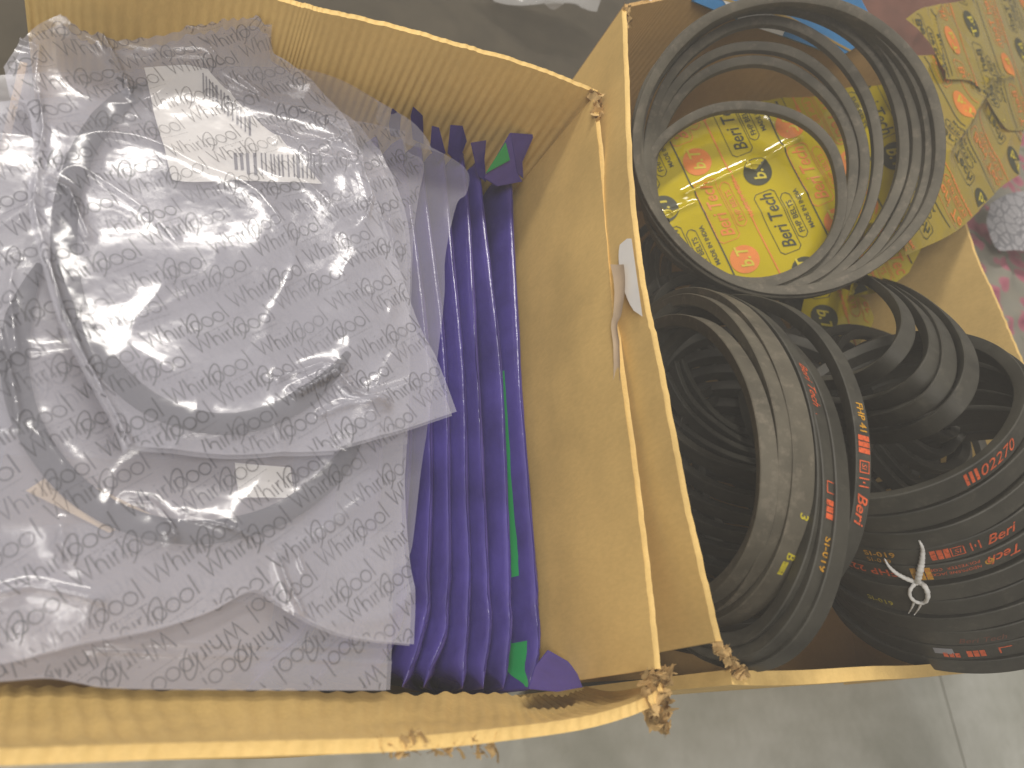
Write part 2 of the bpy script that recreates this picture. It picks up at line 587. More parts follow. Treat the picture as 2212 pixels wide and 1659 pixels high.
class Sheet:
    """film lying about a plane; (a, b) are lengths in that plane, hf(a, b) its height off the plane"""

    def __init__(self, O, e1, e2, hf=None):
        self.O = np.array(O, float)
        self.e1 = unit(e1)
        n = unit(np.cross(e1, e2))
        self.n = n
        self.e2 = np.cross(n, self.e1)
        self.hf = hf or (lambda a, b: 0)
        self.tilt = None

    def px(self, x, y):
        d = ray(x, y)
        t = np.dot(self.O - CAM, self.n) / np.dot(d, self.n)
        q = CAM + d * t - self.O
        return float(q @ self.e1), float(q @ self.e2)

    bend = None

    def pt(self, a, b, off=0.):
        p = self.O + self.e1 * a + self.e2 * b + self.n * (self.hf(a, b) + off)
        if self.bend and p[1] > self.bend[0]:
            # the film rides up the wall instead of running through it
            y0, y1 = self.bend
            y = y0 + (y1 - y0) * math.tanh((p[1] - y0) / (y1 - y0))
            p = np.array([p[0] * (1 - .8 * (1 - y / p[1])), y, p[2] + (.70 - p[2]) * (1 - y / p[1])])
        return p

    def shape(self, top, right, bottom, left):
        """four px polylines: top and bottom run left to right, left and right run top to bottom"""
        f = lambda c: [self.px(*p) for p in c]
        self.c = [f(top), f(right), f(bottom), f(left)]
        self.poly = self.c[0] + self.c[1][1:] + self.c[2][::-1][1:] + self.c[3][::-1][1:-1]
        return self

    def build(self, name, mat, parent, nu=150, nv=150, off=0.):
        T, R, B, L = self.c
        T, B = smooth_or(T, nu), smooth_or(B, nu)
        L, R = smooth_or(L, nv), smooth_or(R, nv)
        V = []
        for i in range(nu):
            u = i / (nu - 1)
            for j in range(nv):
                v = j / (nv - 1)
                p = (1 - v) * T[i] + v * B[i] + (1 - u) * L[j] + u * R[j] \
                    - ((1 - u) * (1 - v) * T[0] + u * (1 - v) * T[-1] + (1 - u) * v * B[0] + u * v * B[-1])
                V.append(self.pt(p[0], p[1], off))
        return mesh_obj(name, V, grid_faces(nu, nv), mat, parent)


def smooth_or(pts, n):
    return polyline(smooth_line(pts, n * 3), n) if len(pts) > 2 else polyline(pts, n)


# monoline lettering of the film print: strokes in units of the capital height
def arc(cx, cy, rx, ry, a0, a1, n, rot=0.):
    o = []
    for k in range(n + 1):
        t = math.radians(a0 + (a1 - a0) * k / n)
        x, y = rx * math.cos(t), ry * math.sin(t)
        o.append((cx + x * math.cos(rot) - y * math.sin(rot), cy + x * math.sin(rot) + y * math.cos(rot)))
    return o


STROKES = [
    [(0, 1), (.22, .02), (.46, .86), (.70, .02), (.94, 1)],
    [(1.10, 1), (1.10, 0)], [(1.10, .36)] + arc(1.29, .38, .19, .22, 170, 0, 6) + [(1.48, 0)],
    [(1.70, .60), (1.70, 0)], [(1.70, .80), (1.70, .86)],
    [(1.92, .60), (1.92, 0)], [(1.92, .36), (1.99, .55), (2.14, .60)],
    [(2.32, 1), (2.32, 0)],
    [(2.58, .60), (2.50, -.05)], arc(2.82, .30, .26, .30, 200, -160, 14),
    arc(2.62, .34, .78, .30, -150, 125, 18, math.radians(58)),
    arc(3.46, .30, .29, .30, 0, 360, 14),
    arc(4.14, .30, .29, .30, 0, 360, 14),
    [(4.62, 1.05), (4.62, 0)],
]
TAG = [[(2.95 + .17 * k, -.26), (3.06 + .17 * k, -.26)] for k in range(10)]


def ribbon(pts, w):
    """2-D quads along a stroke"""
    pts = np.array(pts, float)
    out = []
    fine = [pts[0]]
    for p, q in zip(pts[:-1], pts[1:]):
        k = max(1, int(np.linalg.norm(q - p) / .3))
        for m in range(1, k + 1):
            fine.append(p + (q - p) * m / k)
    pts = np.array(fine)
    d = np.gradient(pts, axis=0)
    d /= np.linalg.norm(d, axis=1)[:, None] + 1e-9
    nrm = np.stack([-d[:, 1], d[:, 0]], 1) * w / 2
    for k in range(len(pts) - 1):
        out.append([pts[k] - nrm[k], pts[k + 1] - nrm[k + 1], pts[k + 1] + nrm[k + 1], pts[k] + nrm[k]])
    return out


WORD = [q for s in STROKES for q in ribbon(s, .088)] + [q for s in TAG for q in ribbon(s, .035)]


def film_print(sheet, origin, u, v, word, rng, parent, turned=False, off=.0004, clip=None, jitter=.0, warp=.0012, name='printed_lettering', skip=0):
    """the word repeated on a lattice; origin, u, v, word are in sheet lengths"""
    V, F = [], []
    wx = np.array(word)
    wy = np.array([-wx[1], wx[0]])
    if turned:
        wx, wy = -wx, -wy
    clip = clip or sheet.poly
    A = np.array(clip)
    lo, hi = A.min(0) - .06, A.max(0) + .06
    rn = random.Random(7)
    for i in range(rng[0], rng[1]):
        for j in range(rng[2], rng[3]):
            c = np.array(origin) + np.array(u) * (i + (.07 if j % 2 else -.07) * (1 if i % 2 else -1)) + np.array(v) * j
            if (c < lo).any() or (c > hi).any():
                continue
            if rn.random() < skip:
                continue
            for q in WORD:
                pts = []
                ok = True
                for p in q:
                    r = c + wx * p[0] + wy * p[1]
                    r = r + warp * np.array([nz(r[0], r[1], 22, 3) + 1.6 * nz(r[0], r[1], 9, 5), nz(r[0], r[1], 22, 9) + 1.6 * nz(r[0], r[1], 9, 12)])
                    if not inside(clip, r[0], r[1]):
                        ok = False
                        break
                    pts.append(r)
                if ok:
                    k = len(V)
                    V += [sheet.pt(p[0], p[1], off) for p in pts]
                    F.append((k, k + 1, k + 2, k + 3))
    if F:
        return mesh_obj(name, V, F, INK, parent)


# built-in font text as flat triangles
_tx = {}


def text2d(body, shear=0., bold=0., spacing=1.):
    key = (body, shear, bold, spacing)
    if key in _tx:
        return _tx[key]
    cu = bpy.data.curves.new('lettering', 'FONT')
    cu.body = body
    cu.shear = shear
    cu.offset = bold
    cu.space_character = spacing
    cu.resolution_u = 3
    cu.fill_mode = 'FRONT'
    o = bpy.data.objects.new('lettering', cu)
    sc.collection.objects.link(o)
    dg = bpy.context.evaluated_depsgraph_get()
    me = o.evaluated_get(dg).to_mesh()
    vs = np.array([v.co[:2] for v in me.vertices])
    fs = [tuple(p.vertices) for p in me.polygons]
    o.evaluated_get(dg).to_mesh_clear()
    bpy.data.objects.remove(o)
    bpy.data.curves.remove(cu)
    vs[:, 0] -= vs[:, 0].min()
    _tx[key] = (vs / .70, fs)          # capital height is about 1
    return _tx[key]


def decal_faces(acc, mapf, vs, fs, clipf=None):
    V, F = acc
    keep = {}
    pts = [mapf(v) for v in vs]
    ok = [p is not None for p in pts]
    k = len(V)
    idx = {}
    for f in fs:
        if all(ok[i] for i in f):
            g = []
            for i in f:
                if i not in idx:
                    idx[i] = len(V)
                    V.append(pts[i])
                g.append(idx[i])
            F.append(tuple(g))


# ------------------------------------------------------------------ left box: purple pouches standing on edge
def pouch(px_line, zt, th, h, label, seed, tip, tail, green=None, group='purple pouches standing in a row', s_over=None):
    cl = smooth_line(px_line, 90)
    pts = [at(x, y, zt) for x, y in cl]
    n = len(pts)
    rt_ = thing('purple_pouch', label, 'pouch', (pts[45][0], pts[45][1], 0), group)
    V, fm, F = [], [], []
    K = 26
    for i in range(n):
        s = i / (n - 1)
        e = min(s / .10, (1 - s) / .085, 1.0)
        e = e * e * (3 - 2 * e)
        a = .0007 + th * e * (1 + .10 * nz(s * 8, 0, 1, seed))
        hh = h * (1 + .02 * nz(s * 6, 2, 1, seed))
        tw = 0.
        lift = 0.
        if s < .10:
            w = 1 - s / .10
            tw = tip[0] * w * w * (3 - 2 * w)
            lift = tip[1] * w * w
        if s > .915:
            w = (s - .915) / .085
            tw = tail[0] * w * w * (3 - 2 * w)
            lift = tail[1] * w * w
        ctr = pts[i] + np.array([.0022 * nz(s * 7, 5, 1, seed), 0, -hh + lift])
        for k in range(K):
            if k <= 12:
                t = math.pi * k / 12
                x, z, ct = a * math.cos(t) * (1 - .40 * math.sin(t)), hh - 2.4 * a + 2.4 * a * math.sin(t), math.cos(t)
            elif k <= 14:
                x, z, ct = -a, (hh - 2.4 * a) * (1 - (k - 12) / 1.5), -1.
            elif k <= 23:
                t = math.pi * (1 + (k - 15) / 8)
                x, z, ct = a * math.cos(t), -hh + a + a * math.sin(t), math.cos(t)
            else:
                x, z, ct = a, (hh - 2.4 * a) * ((k - 23) / 1.5 - 1), 1.
            x += (.0008 * nz(s * 14, k * .5, 1, seed) + .0006 * nz(s * 60, k * 1.2, 1, seed + 2)) * e
            if z > 0:
                z += .0004 * nz(s * 70, k * .9, 1, seed + 6) * e
            dx = x * math.cos(tw) - (z - hh) * math.sin(tw) * .55
            dz = (z - hh) * math.cos(tw * .5) + x * math.sin(tw) + hh
            V.append(ctr + np.array([dx, 0, dz]))
    F = grid_faces(n, K)
    for i in range(n - 1):
        F.append((i * K + K - 1, (i + 1) * K + K - 1, (i + 1) * K, i * K))
    F.append(tuple(range(K)))
    F.append(tuple(reversed(range((n - 1) * K, n * K))))
    for f in F[:-2]:
        m = 0
        if green:
            i0, k0 = f[0] // K, f[0] % K
            s = i0 / (n - 1)
            for (s0, s1, ka, kb) in green:
                if s0 <= s <= s1 and ka <= k0 <= kb:
                    m = 1
        fm.append(m)
    fm += [0, 0]
    mesh_obj('pouch_body', V, F, [PURPLE, GREEN], rt_, True, fm)
    # the long seal seam on top
    S, SF = [], []
    for i in range(6, n - 5):
        b = V[i * K + 6]
        s = i / (n - 1)
        S.append(b + np.array([-.0006, 0, -.0015]))
        S.append(b + np.array([.0012 * nz(s * 14, 1, 1, seed + 5), 0, .0010 + .0010 * nz(s * 20, 3, 1, seed)]))
    for i in range(len(S) // 2 - 1):
        SF.append((2 * i, 2 * i + 2, 2 * i + 3, 2 * i + 1))
    mesh_obj('seal_seam', S, SF, PURPLE, rt_)
    return rt_


PZ = .188
PO = []
PO.append(pouch([(1098, 345), (1104, 440), (1122, 780), (1152, 1200), (1163, 1350), (1148, 1490)], PZ, .0104, .062,
      'purple pouch nearest the right cardboard wall with green printed patches', 1, (.9, .012), (-.9, -.004),
      [(.40, .62, 10, 11), (.84, .985, 9, 11)]))
PO.append(pouch([(1030, 330), (1040, 420), (1078, 780), (1097, 1200), (1102, 1350), (1086, 1488)], PZ, .0092, .062,
      'purple pouch second from the right wall of the box', 2, (.7, .006), (.2, 0)))
PO.append(pouch([(990, 290), (1003, 380), (1033, 780), (1050, 1200), (1054, 1350), (1045, 1487)], PZ, .0084, .062,
      'purple pouch third from the right wall with a tall pointed upper end', 3, (.5, .012), (.1, 0)))
PO.append(pouch([(945, 290), (962, 380), (997, 780), (1010, 1200), (1012, 1350), (997, 1487)], PZ, .0092, .061,
      'purple pouch fourth from the right wall, half under a bag corner', 4, (.3, .008), (.5, 0)))
PO.append(pouch([(897, 248), (910, 340), (960, 780), (968, 1200), (962, 1350), (917, 1484)], PZ, .0090, .061,
      'purple pouch fifth from the right wall, its narrow tip rising against the ribbed cardboard', 5, (.2, .014), (.9, .0)))
PO.append(pouch([(853, 250), (872, 340), (925, 780), (925, 1200), (918, 1350), (866, 1484)], PZ, .0096, .060,
      'purple pouch sixth from the right wall along the bag edges', 6, (.2, .012), (1.0, .002)))
PO.append(pouch([(800, 250), (820, 340), (880, 780), (872, 1200), (862, 1350), (782, 1484)], PZ - .004, .0096, .060,
      'purple pouch mostly under the printed bags, its end showing left of the others', 7, (.2, .0), (.9, .0)))
PO.append(pouch([(740, 250), (760, 340), (820, 780), (800, 1200), (780, 1350), (655, 1488)], PZ - .006, .0096, .060,
      'purple pouch under the printed bags, dark end seen below the folded flap', 8, (.2, .0), (.9, .0)))
PO.append(pouch([(680, 250), (690, 340), (740, 780), (700, 1200), (660, 1350), (530, 1488)], PZ - .008, .0096, .060,
      'leftmost purple pouch whose end peeks out beneath the bags', 9, (.2, .0), (.9, .0)))

def end_seal(root, px_poly, z0, z1, mat, lift=0.):
    c = np.mean(px_poly, axis=0)
    ys = [p[1] for p in px_poly]
    y0, y1 = min(ys), max(ys)
    zf = lambda y: z0 + (z1 - z0) * (y - y0) / (y1 - y0) + lift
    V = [at(x, y, zf(y)) for x, y in px_poly]
    n_ = len(V)
    V2 = [p - np.array([.0004, 0, .0009]) for p in V]
    F = [tuple(range(n_)), tuple(reversed(range(n_, 2 * n_)))] + [(i, n_ + i, n_ + (i + 1) % n_, (i + 1) % n_) for i in range(n_)]
    return mesh_obj('end_seal' if mat is PURPLE else 'green_print', V + V2, F, mat, root, False)


end_seal(PO[0], [(1046, 384), (1102, 287), (1116, 372), (1128, 392), (1075, 402)], .238, .198, PURPLE)
end_seal(PO[0], [(1103, 287), (1154, 291), (1128, 350), (1130, 384), (1118, 374)], .236, .197, PURPLE)
end_seal(PO[0], [(1050, 374), (1092, 308), (1101, 346), (1060, 368)], .2307, .2077, GREEN, .0022)
end_seal(PO[0], [(1142, 1488), (1156, 1440), (1184, 1404), (1226, 1428), (1244, 1448), (1258, 1484), (1204, 1494)], .198, .232, PURPLE)
end_seal(PO[1], [(1018, 308), (1050, 303), (1046, 345), (1050, 392), (1034, 380)], .232, .190, PURPLE)
end_seal(PO[2], [(974, 270), (999, 272), (1008, 305), (990, 352), (968, 330)], .236, .192, PURPLE)
end_seal(PO[3], [(934, 272), (948, 276), (962, 330), (946, 350), (930, 320)], .234, .192, PURPLE)
end_seal(PO[4], [(888, 250), (893, 231), (913, 250), (915, 310), (893, 300)], .240, .194, PURPLE)
end_seal(PO[5], [(841, 268), (848, 234), (866, 250), (862, 296), (845, 292)], .240, .196, PURPLE)

# ------------------------------------------------------------------ left box: printed clear bags
GRP = 'printed clear bags piled in the left box'


def gauss(d, w):
    return math.exp(-(d / w) ** 2)


def ridge(d, w):
    return math.exp(-abs(d) / w)


def make_bag(z, creases, rings=(), seed=1, amp=.004, edge_px=None, tilt=(0, 0), lumps=()):
    S = Sheet((0, 0, z), (1, 0, 0), (0, 1, 0))
    S.bend = (.415, .478)
    cr = [([S.px(*p) for p in pts], h, w) for pts, h, w in creases]
    rg = [([S.px(*p) for p in pts], h, w) for pts, h, w in rings]
    lp = [(S.px(*p), h, w) for p, h, w in lumps]

    def hf(a, b):
        h = amp * (nz(a, b, 7, seed) + .5 * nz(a, b, 17, seed + 3))
        r = 1 - abs(nz(a + .02 * nz(a, b, 9, seed + 8), b, 13, seed + 5)) * 2.6
        if r > 0:
            h += amp * .42 * r ** 4
        for pts, hh, w in cr:
            d = seg_dist((a, b), pts)
            if d < 6 * w:
                h += hh * ridge(d, w)
        for pts, hh, w in rg:
            d = seg_dist((a, b), pts)
            if d < 3 * w:
                h += hh * gauss(d, w)
        for p, hh, w in lp:
            d = math.hypot(a - p[0], b - p[1])
            if d < 3 * w:
                h += hh * gauss(d, w)
        return h + tilt[0] * a + tilt[1] * b
    S.hf = hf
    return S


def ell(cx, cy, rx, ry, rot=0, n=48, a0=0, a1=360):
    return arc(cx, cy, rx, ry, a0, a1, n, math.radians(rot))


# lattice of the print, measured on the top bag and turned into lengths
S0 = Sheet((0, 0, .235), (1, 0, 0), (0, 1, 0))
c0 = np.array(S0.px(330, 590))


def vec(dx, dy):
    return np.array(S0.px(330 + dx, 590 + dy)) - c0


LU, LV, LW = vec(120, 10), vec(-78, 106), vec(172, -70) / 4.75


def flat_ring(name, S, px_ell, mat, parent, hw=.0070, hh=.004, drop=.005):
    """a soft ring lying inside a bag (rounded section)"""
    pts = []
    c_ = S.px(*np.mean(px_ell[:-1], axis=0))
    for x, y in px_ell[:-1]:
        a, b = S.px(x, y)
        d_ = unit([a - c_[0], b - c_[1]])
        lo = min(S.hf(a + d_[0] * q, b + d_[1] * q) for q in (-.009, -.004, 0, .004, .009))
        q_ = S.pt(a, b, lo - hh - S.hf(a, b))
        q_[2] -= .011 * min(1, max(0, (q_[1] - .40) / .05))
        pts.append(q_)
    n = len(pts)
    V = []
    for i in range(n):
        t = unit(pts[min(i + 1, n - 1)] - pts[max(i - 1, 0)])
        s = np.array([t[1], -t[0], 0])
        e = min(1, .35 + i / 6, .35 + (n - 1 - i) / 6)
        for k in range(8):
            a = 2 * math.pi * k / 8
            V.append(pts[i] + s * hw * e * math.cos(a) + np.array([0, 0, hh * math.sin(a) - drop]))
    F = []
    for i in range(n - 1):
        for k in range(8):
            a, b = i * 8, (i + 1) * 8
            F.append((a + k, b + k, b + (k + 1) % 8, a + (k + 1) % 8))
    F += [tuple(reversed(range(8))), tuple(range((n - 1) * 8, n * 8))]
    return mesh_obj(name, V, F, mat, parent)


# lowest: wide unprinted-margin bag
E_ = make_bag(.2045, [], seed=31, amp=.0022)
E_.shape([(-120, 170), (300, 150), (650, 148), (800, 213), (812, 262), (880, 312)],
         [(880, 312), (966, 338), (1010, 374), (1006, 420), (985, 444), (962, 555), (960, 640), (943, 780), (921, 932), (908, 1025), (893, 1165), (880, 1215)],
         [(-120, 1300), (300, 1300), (700, 1290), (880, 1215)],
         [(-120, 170), (-120, 600), (-120, 1300)])
bE = thing('clear_bag', 'lowest clear bag with a wide unprinted margin beside the purple pouches', 'plastic bag', E_.pt(.1, .25), GRP)
E_.build('bag_film', FILM_C, bE, 110, 110)

F_ = make_bag(.2085, [], seed=37, amp=.0022)
F_.shape([(-120, 220), (400, 210), (735, 255), (872, 283)], [(872, 283), (878, 325), (914, 353), (905, 420), (894, 500), (888, 640), (884, 800), (880, 960)],
         [(-120, 980), (400, 990), (880, 960)], [(-120, 220), (-120, 600), (-120, 980)])
bF = thing('clear_bag', 'printed clear bag whose stepped right edge sticks out beside the top bag', 'plastic bag', F_.pt(.12, .3), GRP)
F_.build('bag_film', FILM_C, bF, 100, 100)
film_print(F_, F_.px(760, 290), LU, LV, LW, (-3, 4, -2, 9), bF)

D_ = make_bag(.2065, [([(235, 1388), (500, 1392), (845, 1402)], .0012, .0012), ([(190, 1405), (500, 1415), (845, 1432)], .0012, .0010)], seed=41, amp=.0025)
D_.shape([(-130, 1150), (400, 1120), (850, 1150)], [(850, 1150), (848, 1300), (845, 1400), (842, 1490)],
         [(-130, 1475), (0, 1471), (100, 1464), (170, 1474), (225, 1484), (350, 1488), (600, 1490), (842, 1490)], [(-130, 1150), (-130, 1300), (-130, 1475)])
bD = thing('clear_bag', 'bag with upside-down print folded out at the bottom of the pile', 'plastic bag', D_.pt(.1, .05), GRP)
D_.build('bag_film', FILM, bD, 120, 70)
D_.build('back_film', FILM, bD, 70, 70, off=-.0085)
film_print(D_, D_.px(560, 1470), LU * 1.02, LV, LW, (-8, 7, -3, 3), bD, turned=True)

# second bag with a ring in it
B_RING = ell(425, 765, 395, 385, 0, 44, 22, 215)
B_ = make_bag(.2185,
              [([(600, 1212), (612, 1250), (632, 1290), (650, 1325)], .006, .0016),
               ([(400, 1120), (470, 1135), (580, 1180), (640, 1200), (655, 1235)], .003, .0016),
               ([(0, 1280), (60, 1265), (120, 1275), (220, 1300)], .005, .0025),
               ([(130, 1140), (135, 1180), (160, 1215)], .0045, .003),
               ([(275, 1085), (330, 1090), (362, 1130), (378, 1165)], .0045, .002),
               ([(40, 900), (20, 800), (-5, 700)], .005, .002), ([(30, 560), (20, 640), (35, 760)], .004, .002)],
              [(B_RING, .0018, .010)], seed=47, amp=.0045)
B_.shape([(-140, 240), (300, 200), (700, 240), (820, 330)],
         [(820, 330), (880, 480), (886, 700), (880, 960), (876, 1050), (884, 1200), (895, 1290), (893, 1392)],
         [(-140, 1440), (0, 1432), (105, 1407), (196, 1386), (252, 1376), (350, 1355), (455, 1320), (546, 1276), (600, 1304), (682, 1351), (770, 1379), (893, 1392)],
         [(-140, 240), (-140, 800), (-140, 1440)])
bB = thing('clear_bag', 'second printed bag with a curved dark hose inside and a wavy torn lower edge', 'plastic bag', B_.pt(.1, .2), GRP)
B_.build('bag_film', FILM, bB, 190, 190)
B_.build('back_film', FILM, bB, 70, 70, off=-.0085)
flat_ring('dark_hose', B_, B_RING, SOFTBLACK, bB, .0072, .0030, .0012)
film_print(B_, B_.px(760, 1100), LU, LV, LW, (-12, 8, -9, 5), bB, warp=.002)
strip('card_insert', [at(60, 1060, .2145), at(130, 1015, .2145), at(330, 1110, .2145), at(240, 1150, .2145)], TAPE, bB)
strip('paper_insert', [at(520, 1075, .2150), at(640, 1075, .2150), at(630, 1010, .2150), at(510, 1000, .2150)], WHITE, bB)

# top bag with a ring and a barred white label in it
A_RING = ell(482, 515, 345, 398, 0, 44, 38, 262)
A_ = make_bag(.2370,
              [([(60, 380), (82, 385), (72, 450), (100, 560), (140, 690), (190, 800), (250, 905), (285, 975)], .007, .0022),
               ([(85, 215), (95, 290), (80, 375)], .006, .002),
               ([(45, 95), (85, 110), (75, 200)], .005, .002),
               ([(240, 130), (262, 180), (280, 210)], .006, .0016),
               ([(140, 0), (190, 60), (225, 80), (250, 130), (275, 190)], .006, .0016),
               ([(330, 12), (372, 45), (430, 60), (470, 130), (560, 205)], .004, .0018),
               ([(110, 400), (150, 420), (190, 520)], .006, .003),
               ([(500, 190), (600, 230), (680, 250)], .005, .0018), ([(590, 290), (650, 310), (760, 300)], .004, .002),
               ([(545, 55), (560, 85), (585, 78)], .010, .003),
               ([(700, 260), (770, 330), (800, 430), (790, 470)], .006, .0016),
               ([(640, 855), (720, 810), (760, 850), (830, 880)], .008, .003),
               ([(690, 900), (740, 880), (830, 870)], .006, .002),
               ([(600, 820), (690, 790), (740, 800)], .005, .002)],
              [(A_RING, .0018, .010)], seed=53, amp=.0048, lumps=[((470, 470), .006, .06), ((560, 75), .008, .012)])
A_.shape([(8, 145), (42, 98), (90, 50), (170, 22), (260, 25), (372, 6), (480, 15), (545, 38), (574, 62)],
         [(574, 62), (592, 118), (640, 150), (690, 200), (752, 270), (800, 400), (856, 560), (902, 690), (948, 790), (985, 890)],
         [(268, 975), (300, 966), (480, 982), (600, 978), (720, 975), (737, 966), (860, 932), (985, 890)],
         [(8, 145), (24, 205), (60, 240), (72, 320), (60, 400), (66, 480), (88, 560), (126, 690), (180, 800), (238, 905), (268, 975)])
bA = thing('clear_bag', 'topmost printed clear bag holding a curved dark hose and a white barred label', 'plastic bag', A_.pt(.12, .3), GRP)
A_.build('bag_film', FILM, bA, 220, 220)
A_.build('back_film', FILM, bA, 70, 70, off=-.0085)
flat_ring('dark_hose', A_, A_RING, SOFTBLACK, bA, .0072, .0030, .0012)
film_print(A_, A_.px(255, 645), LU, LV, LW, (-6, 11, -9, 6), bA, warp=.0022)
ZL = .2330
AL = Sheet((0, 0, .2370), (1, 0, 0), (0, 1, 0), lambda a, b: A_.hf(a, b) - .0035)
AL.bend = A_.bend
AL.shape([(312, 135), (380, 134), (450, 140)], [(450, 140), (520, 215), (640, 330), (697, 392)], [(372, 384), (420, 391), (560, 394), (697, 396)], [(312, 135), (330, 220), (352, 300), (372, 384)])
lb_ = AL.build('label_card', WHITE, bA, 40, 40)
bv, bf = [], []
rb_ = random.Random(5)


def bar(x0, y0, w, L_, sk):
    k0 = len(bv)
    for x, y in ((x0, y0), (x0 + w, y0), (x0 + w + sk, y0 + L_), (x0 + sk, y0 + L_)):
        bv.append(A_.pt(*A_.px(x, y), -.0027))
    bf.append((k0, k0 + 1, k0 + 2, k0 + 3))


x = 505
while x < 690:
    w = rb_.choice((3, 4, 7))
    bar(x, 326 + (x - 505) * .04, w, 50 if x > 520 else 40, 2)
    x += w + rb_.choice((4, 6, 9))
x = 438
while x < 540:
    w = rb_.choice((3, 5, 8))
    bar(x, 150 + (x - 438) * .92, w, 44, 1)
    x += w + rb_.choice((4, 6))
o = mesh_obj('bar_print', bv, bf, BARS, lb_, False)

# ------------------------------------------------------------------ belts
class Ring:
    """a V-belt loop; the outline given in pixels lies in the plane (O, n)"""

    def __init__(self, ellipse, O, n, w=.0125, wob=.0015, seed=0, npts=120, t=.0085):
        self.n = unit(n)
        self.O = np.array(O, float)
        cx, cy, rx, ry, rot = ellipse
        C = []
        for x, y in ell(cx, cy, rx, ry, rot, npts)[:-1]:
            d = ray(x, y)
            C.append(CAM + d * (np.dot(self.O - CAM, self.n) / np.dot(d, self.n)))
        C = np.array(C)
        self.finish(C, w, t, wob, seed)

    def finish(self, C, w, t, wob, seed):
        N = len(C)
        ctr = C.mean(0)
        for i in range(N):
            a = 2 * math.pi * i / N
            rad = unit(C[i] - ctr)
            C[i] = C[i] + rad * wob * nz(math.cos(a), math.sin(a), 1.1, seed) * 2 + self.n * wob * 2.2 * nz(math.cos(a), math.sin(a), .9, seed + 9)
        self.C, self.N, self.w, self.t = C, N, w, t
        T = np.roll(C, -1, 0) - np.roll(C, 1, 0)
        T /= np.linalg.norm(T, axis=1)[:, None]
        A = np.tile(self.n, (N, 1))
        A -= T * (A * T).sum(1)[:, None]
        A /= np.linalg.norm(A, axis=1)[:, None]
        Rd = np.cross(T, A)
        if ((C - ctr) * Rd).sum() < 0:
            Rd = -Rd
        self.T, self.A, self.R = T, A, Rd
        L = np.linalg.norm(np.roll(C, -1, 0) - C, axis=1)
        self.s = np.r_[0, np.cumsum(L)]

    def build(self, label, mat=RUBBER, group=None, name='rubber_belt', parts=True):
        root = thing(name, label, 'belt', self.C.mean(0), group)
        w, t = self.w / 2, self.t
        b = .0007
        sec = [(w - b, t / 2), (w, t / 2 - b), (w * .66, -t / 2 + b), (w * .66 - b, -t / 2), (-w * .66 + b, -t / 2), (-w * .66, -t / 2 + b), (-w, t / 2 - b), (-w + b, t / 2)]
        K = len(sec)
        V = []
        for i in range(self.N):
            for a, r in sec:
                V.append(self.C[i] + self.A[i] * a + self.R[i] * r)
        F = []
        for i in range(self.N):
            j = (i + 1) % self.N
            for k in range(K):
                F.append((i * K + k, j * K + k, j * K + (k + 1) % K, i * K + (k + 1) % K))
        o = mesh_obj('belt_body', V, F, mat, root)
        o.data.set_sharp_from_angle(angle=math.radians(32))
        self.root = root
        return self

    def near(self, x, y):
        """arc length of the loop point that shows nearest to a pixel, among the camera-facing face"""
        best, bi = 1e18, 0
        for i in range(self.N):
            p = self.C[i] + self.R[i] * self.t / 2
            u, v = project(p)
            face = np.dot(self.R[i], CAM - p)
            d = (u - x) ** 2 + (v - y) ** 2 + (0 if face > 0 else 4e4)
            if d < best:
                best, bi = d, i
        return self.s[bi]

    def face(self, s, a, off=.00035):
        L = self.s[-1]
        s = s % L
        i = int(np.searchsorted(self.s, s, side='right') - 1) % self.N
        j = (i + 1) % self.N
        f = (s - self.s[i]) / (self.s[i + 1] - self.s[i])
        mixv = lambda M: M[i] * (1 - f) + M[j] * f
        return mixv(self.C) + mixv(self.A) * a + mixv(self.R) * (self.t / 2 + off)

    def mark(self, px, items, along, up):
        """items: (kind, data, x0 mm, height mm, base mm, material); along/up are pixel directions the print runs and stands"""
        s0 = self.near(*px)
        i = int(np.searchsorted(self.s, s0, side='right') - 1) % self.N
        p = self.C[i]
        q0 = np.array(project(p))
        dt = np.array(project(p + self.T[i] * .004)) - q0
        da = np.array(project(p + self.A[i] * .004)) - q0
        st = 1 if np.dot(dt, along) > 0 else -1
        sa = 1 if np.dot(da, up) > 0 else -1
        acc = {}
        for kind, data, x0, h, base, mat in items:
            x0, h, base = x0 / 1000, h / 1000, base / 1000
            if kind == 'text':
                vs, fs = text2d(*data)
                vs = vs * h
            elif kind == 'rect':
                ww = data / 1000
                k = max(1, int(ww / .003))
                vs, fs = [], []
                for m in range(k + 1):
                    vs += [(ww * m / k, 0), (ww * m / k, h)]
                for m in range(k):
                    fs.append((2 * m, 2 * m + 2, 2 * m + 3, 2 * m + 1))
                vs = np.array(vs)
            elif kind == 'frame':
                ww = data / 1000
                e = .0007
                vs = np.array([(0, 0), (ww, 0), (ww, h), (0, h), (e, e), (ww - e, e), (ww - e, h - e), (e, h - e)])
                fs = [(0, 1, 5, 4), (1, 2, 6, 5), (2, 3, 7, 6), (3, 0, 4, 7)]
            a_ = acc.setdefault(mat.name, ([], [], mat))
            decal_faces(a_[:2], lambda v: self.face(s0 + st * (x0 + v[0]), sa * (base + v[1])), vs, fs)
        for V, F, mat in acc.values():
            mesh_obj('belt_print', V, F, mat, self.root, False)


def sph_n(th, ph):
    th, ph = math.radians(th), math.radians(ph)
    return np.array([math.sin(th) * math.cos(ph), math.sin(th) * math.sin(ph), math.cos(th)])


def plane3(a, b, c):
    a, b, c = map(np.array, (a, b, c))
    n = unit(np.cross(b - a, c - a))
    if np.dot(n, CAM - a) < 0:
        n = -n
    return a, n


# upper bundle leaning on the back wall of the right box (crop units -> px)
def cr(cx, cy, rx, ry, rot=0):
    return (1327 + .4 * cx, .4 * cy, .4 * rx, .4 * ry, rot)


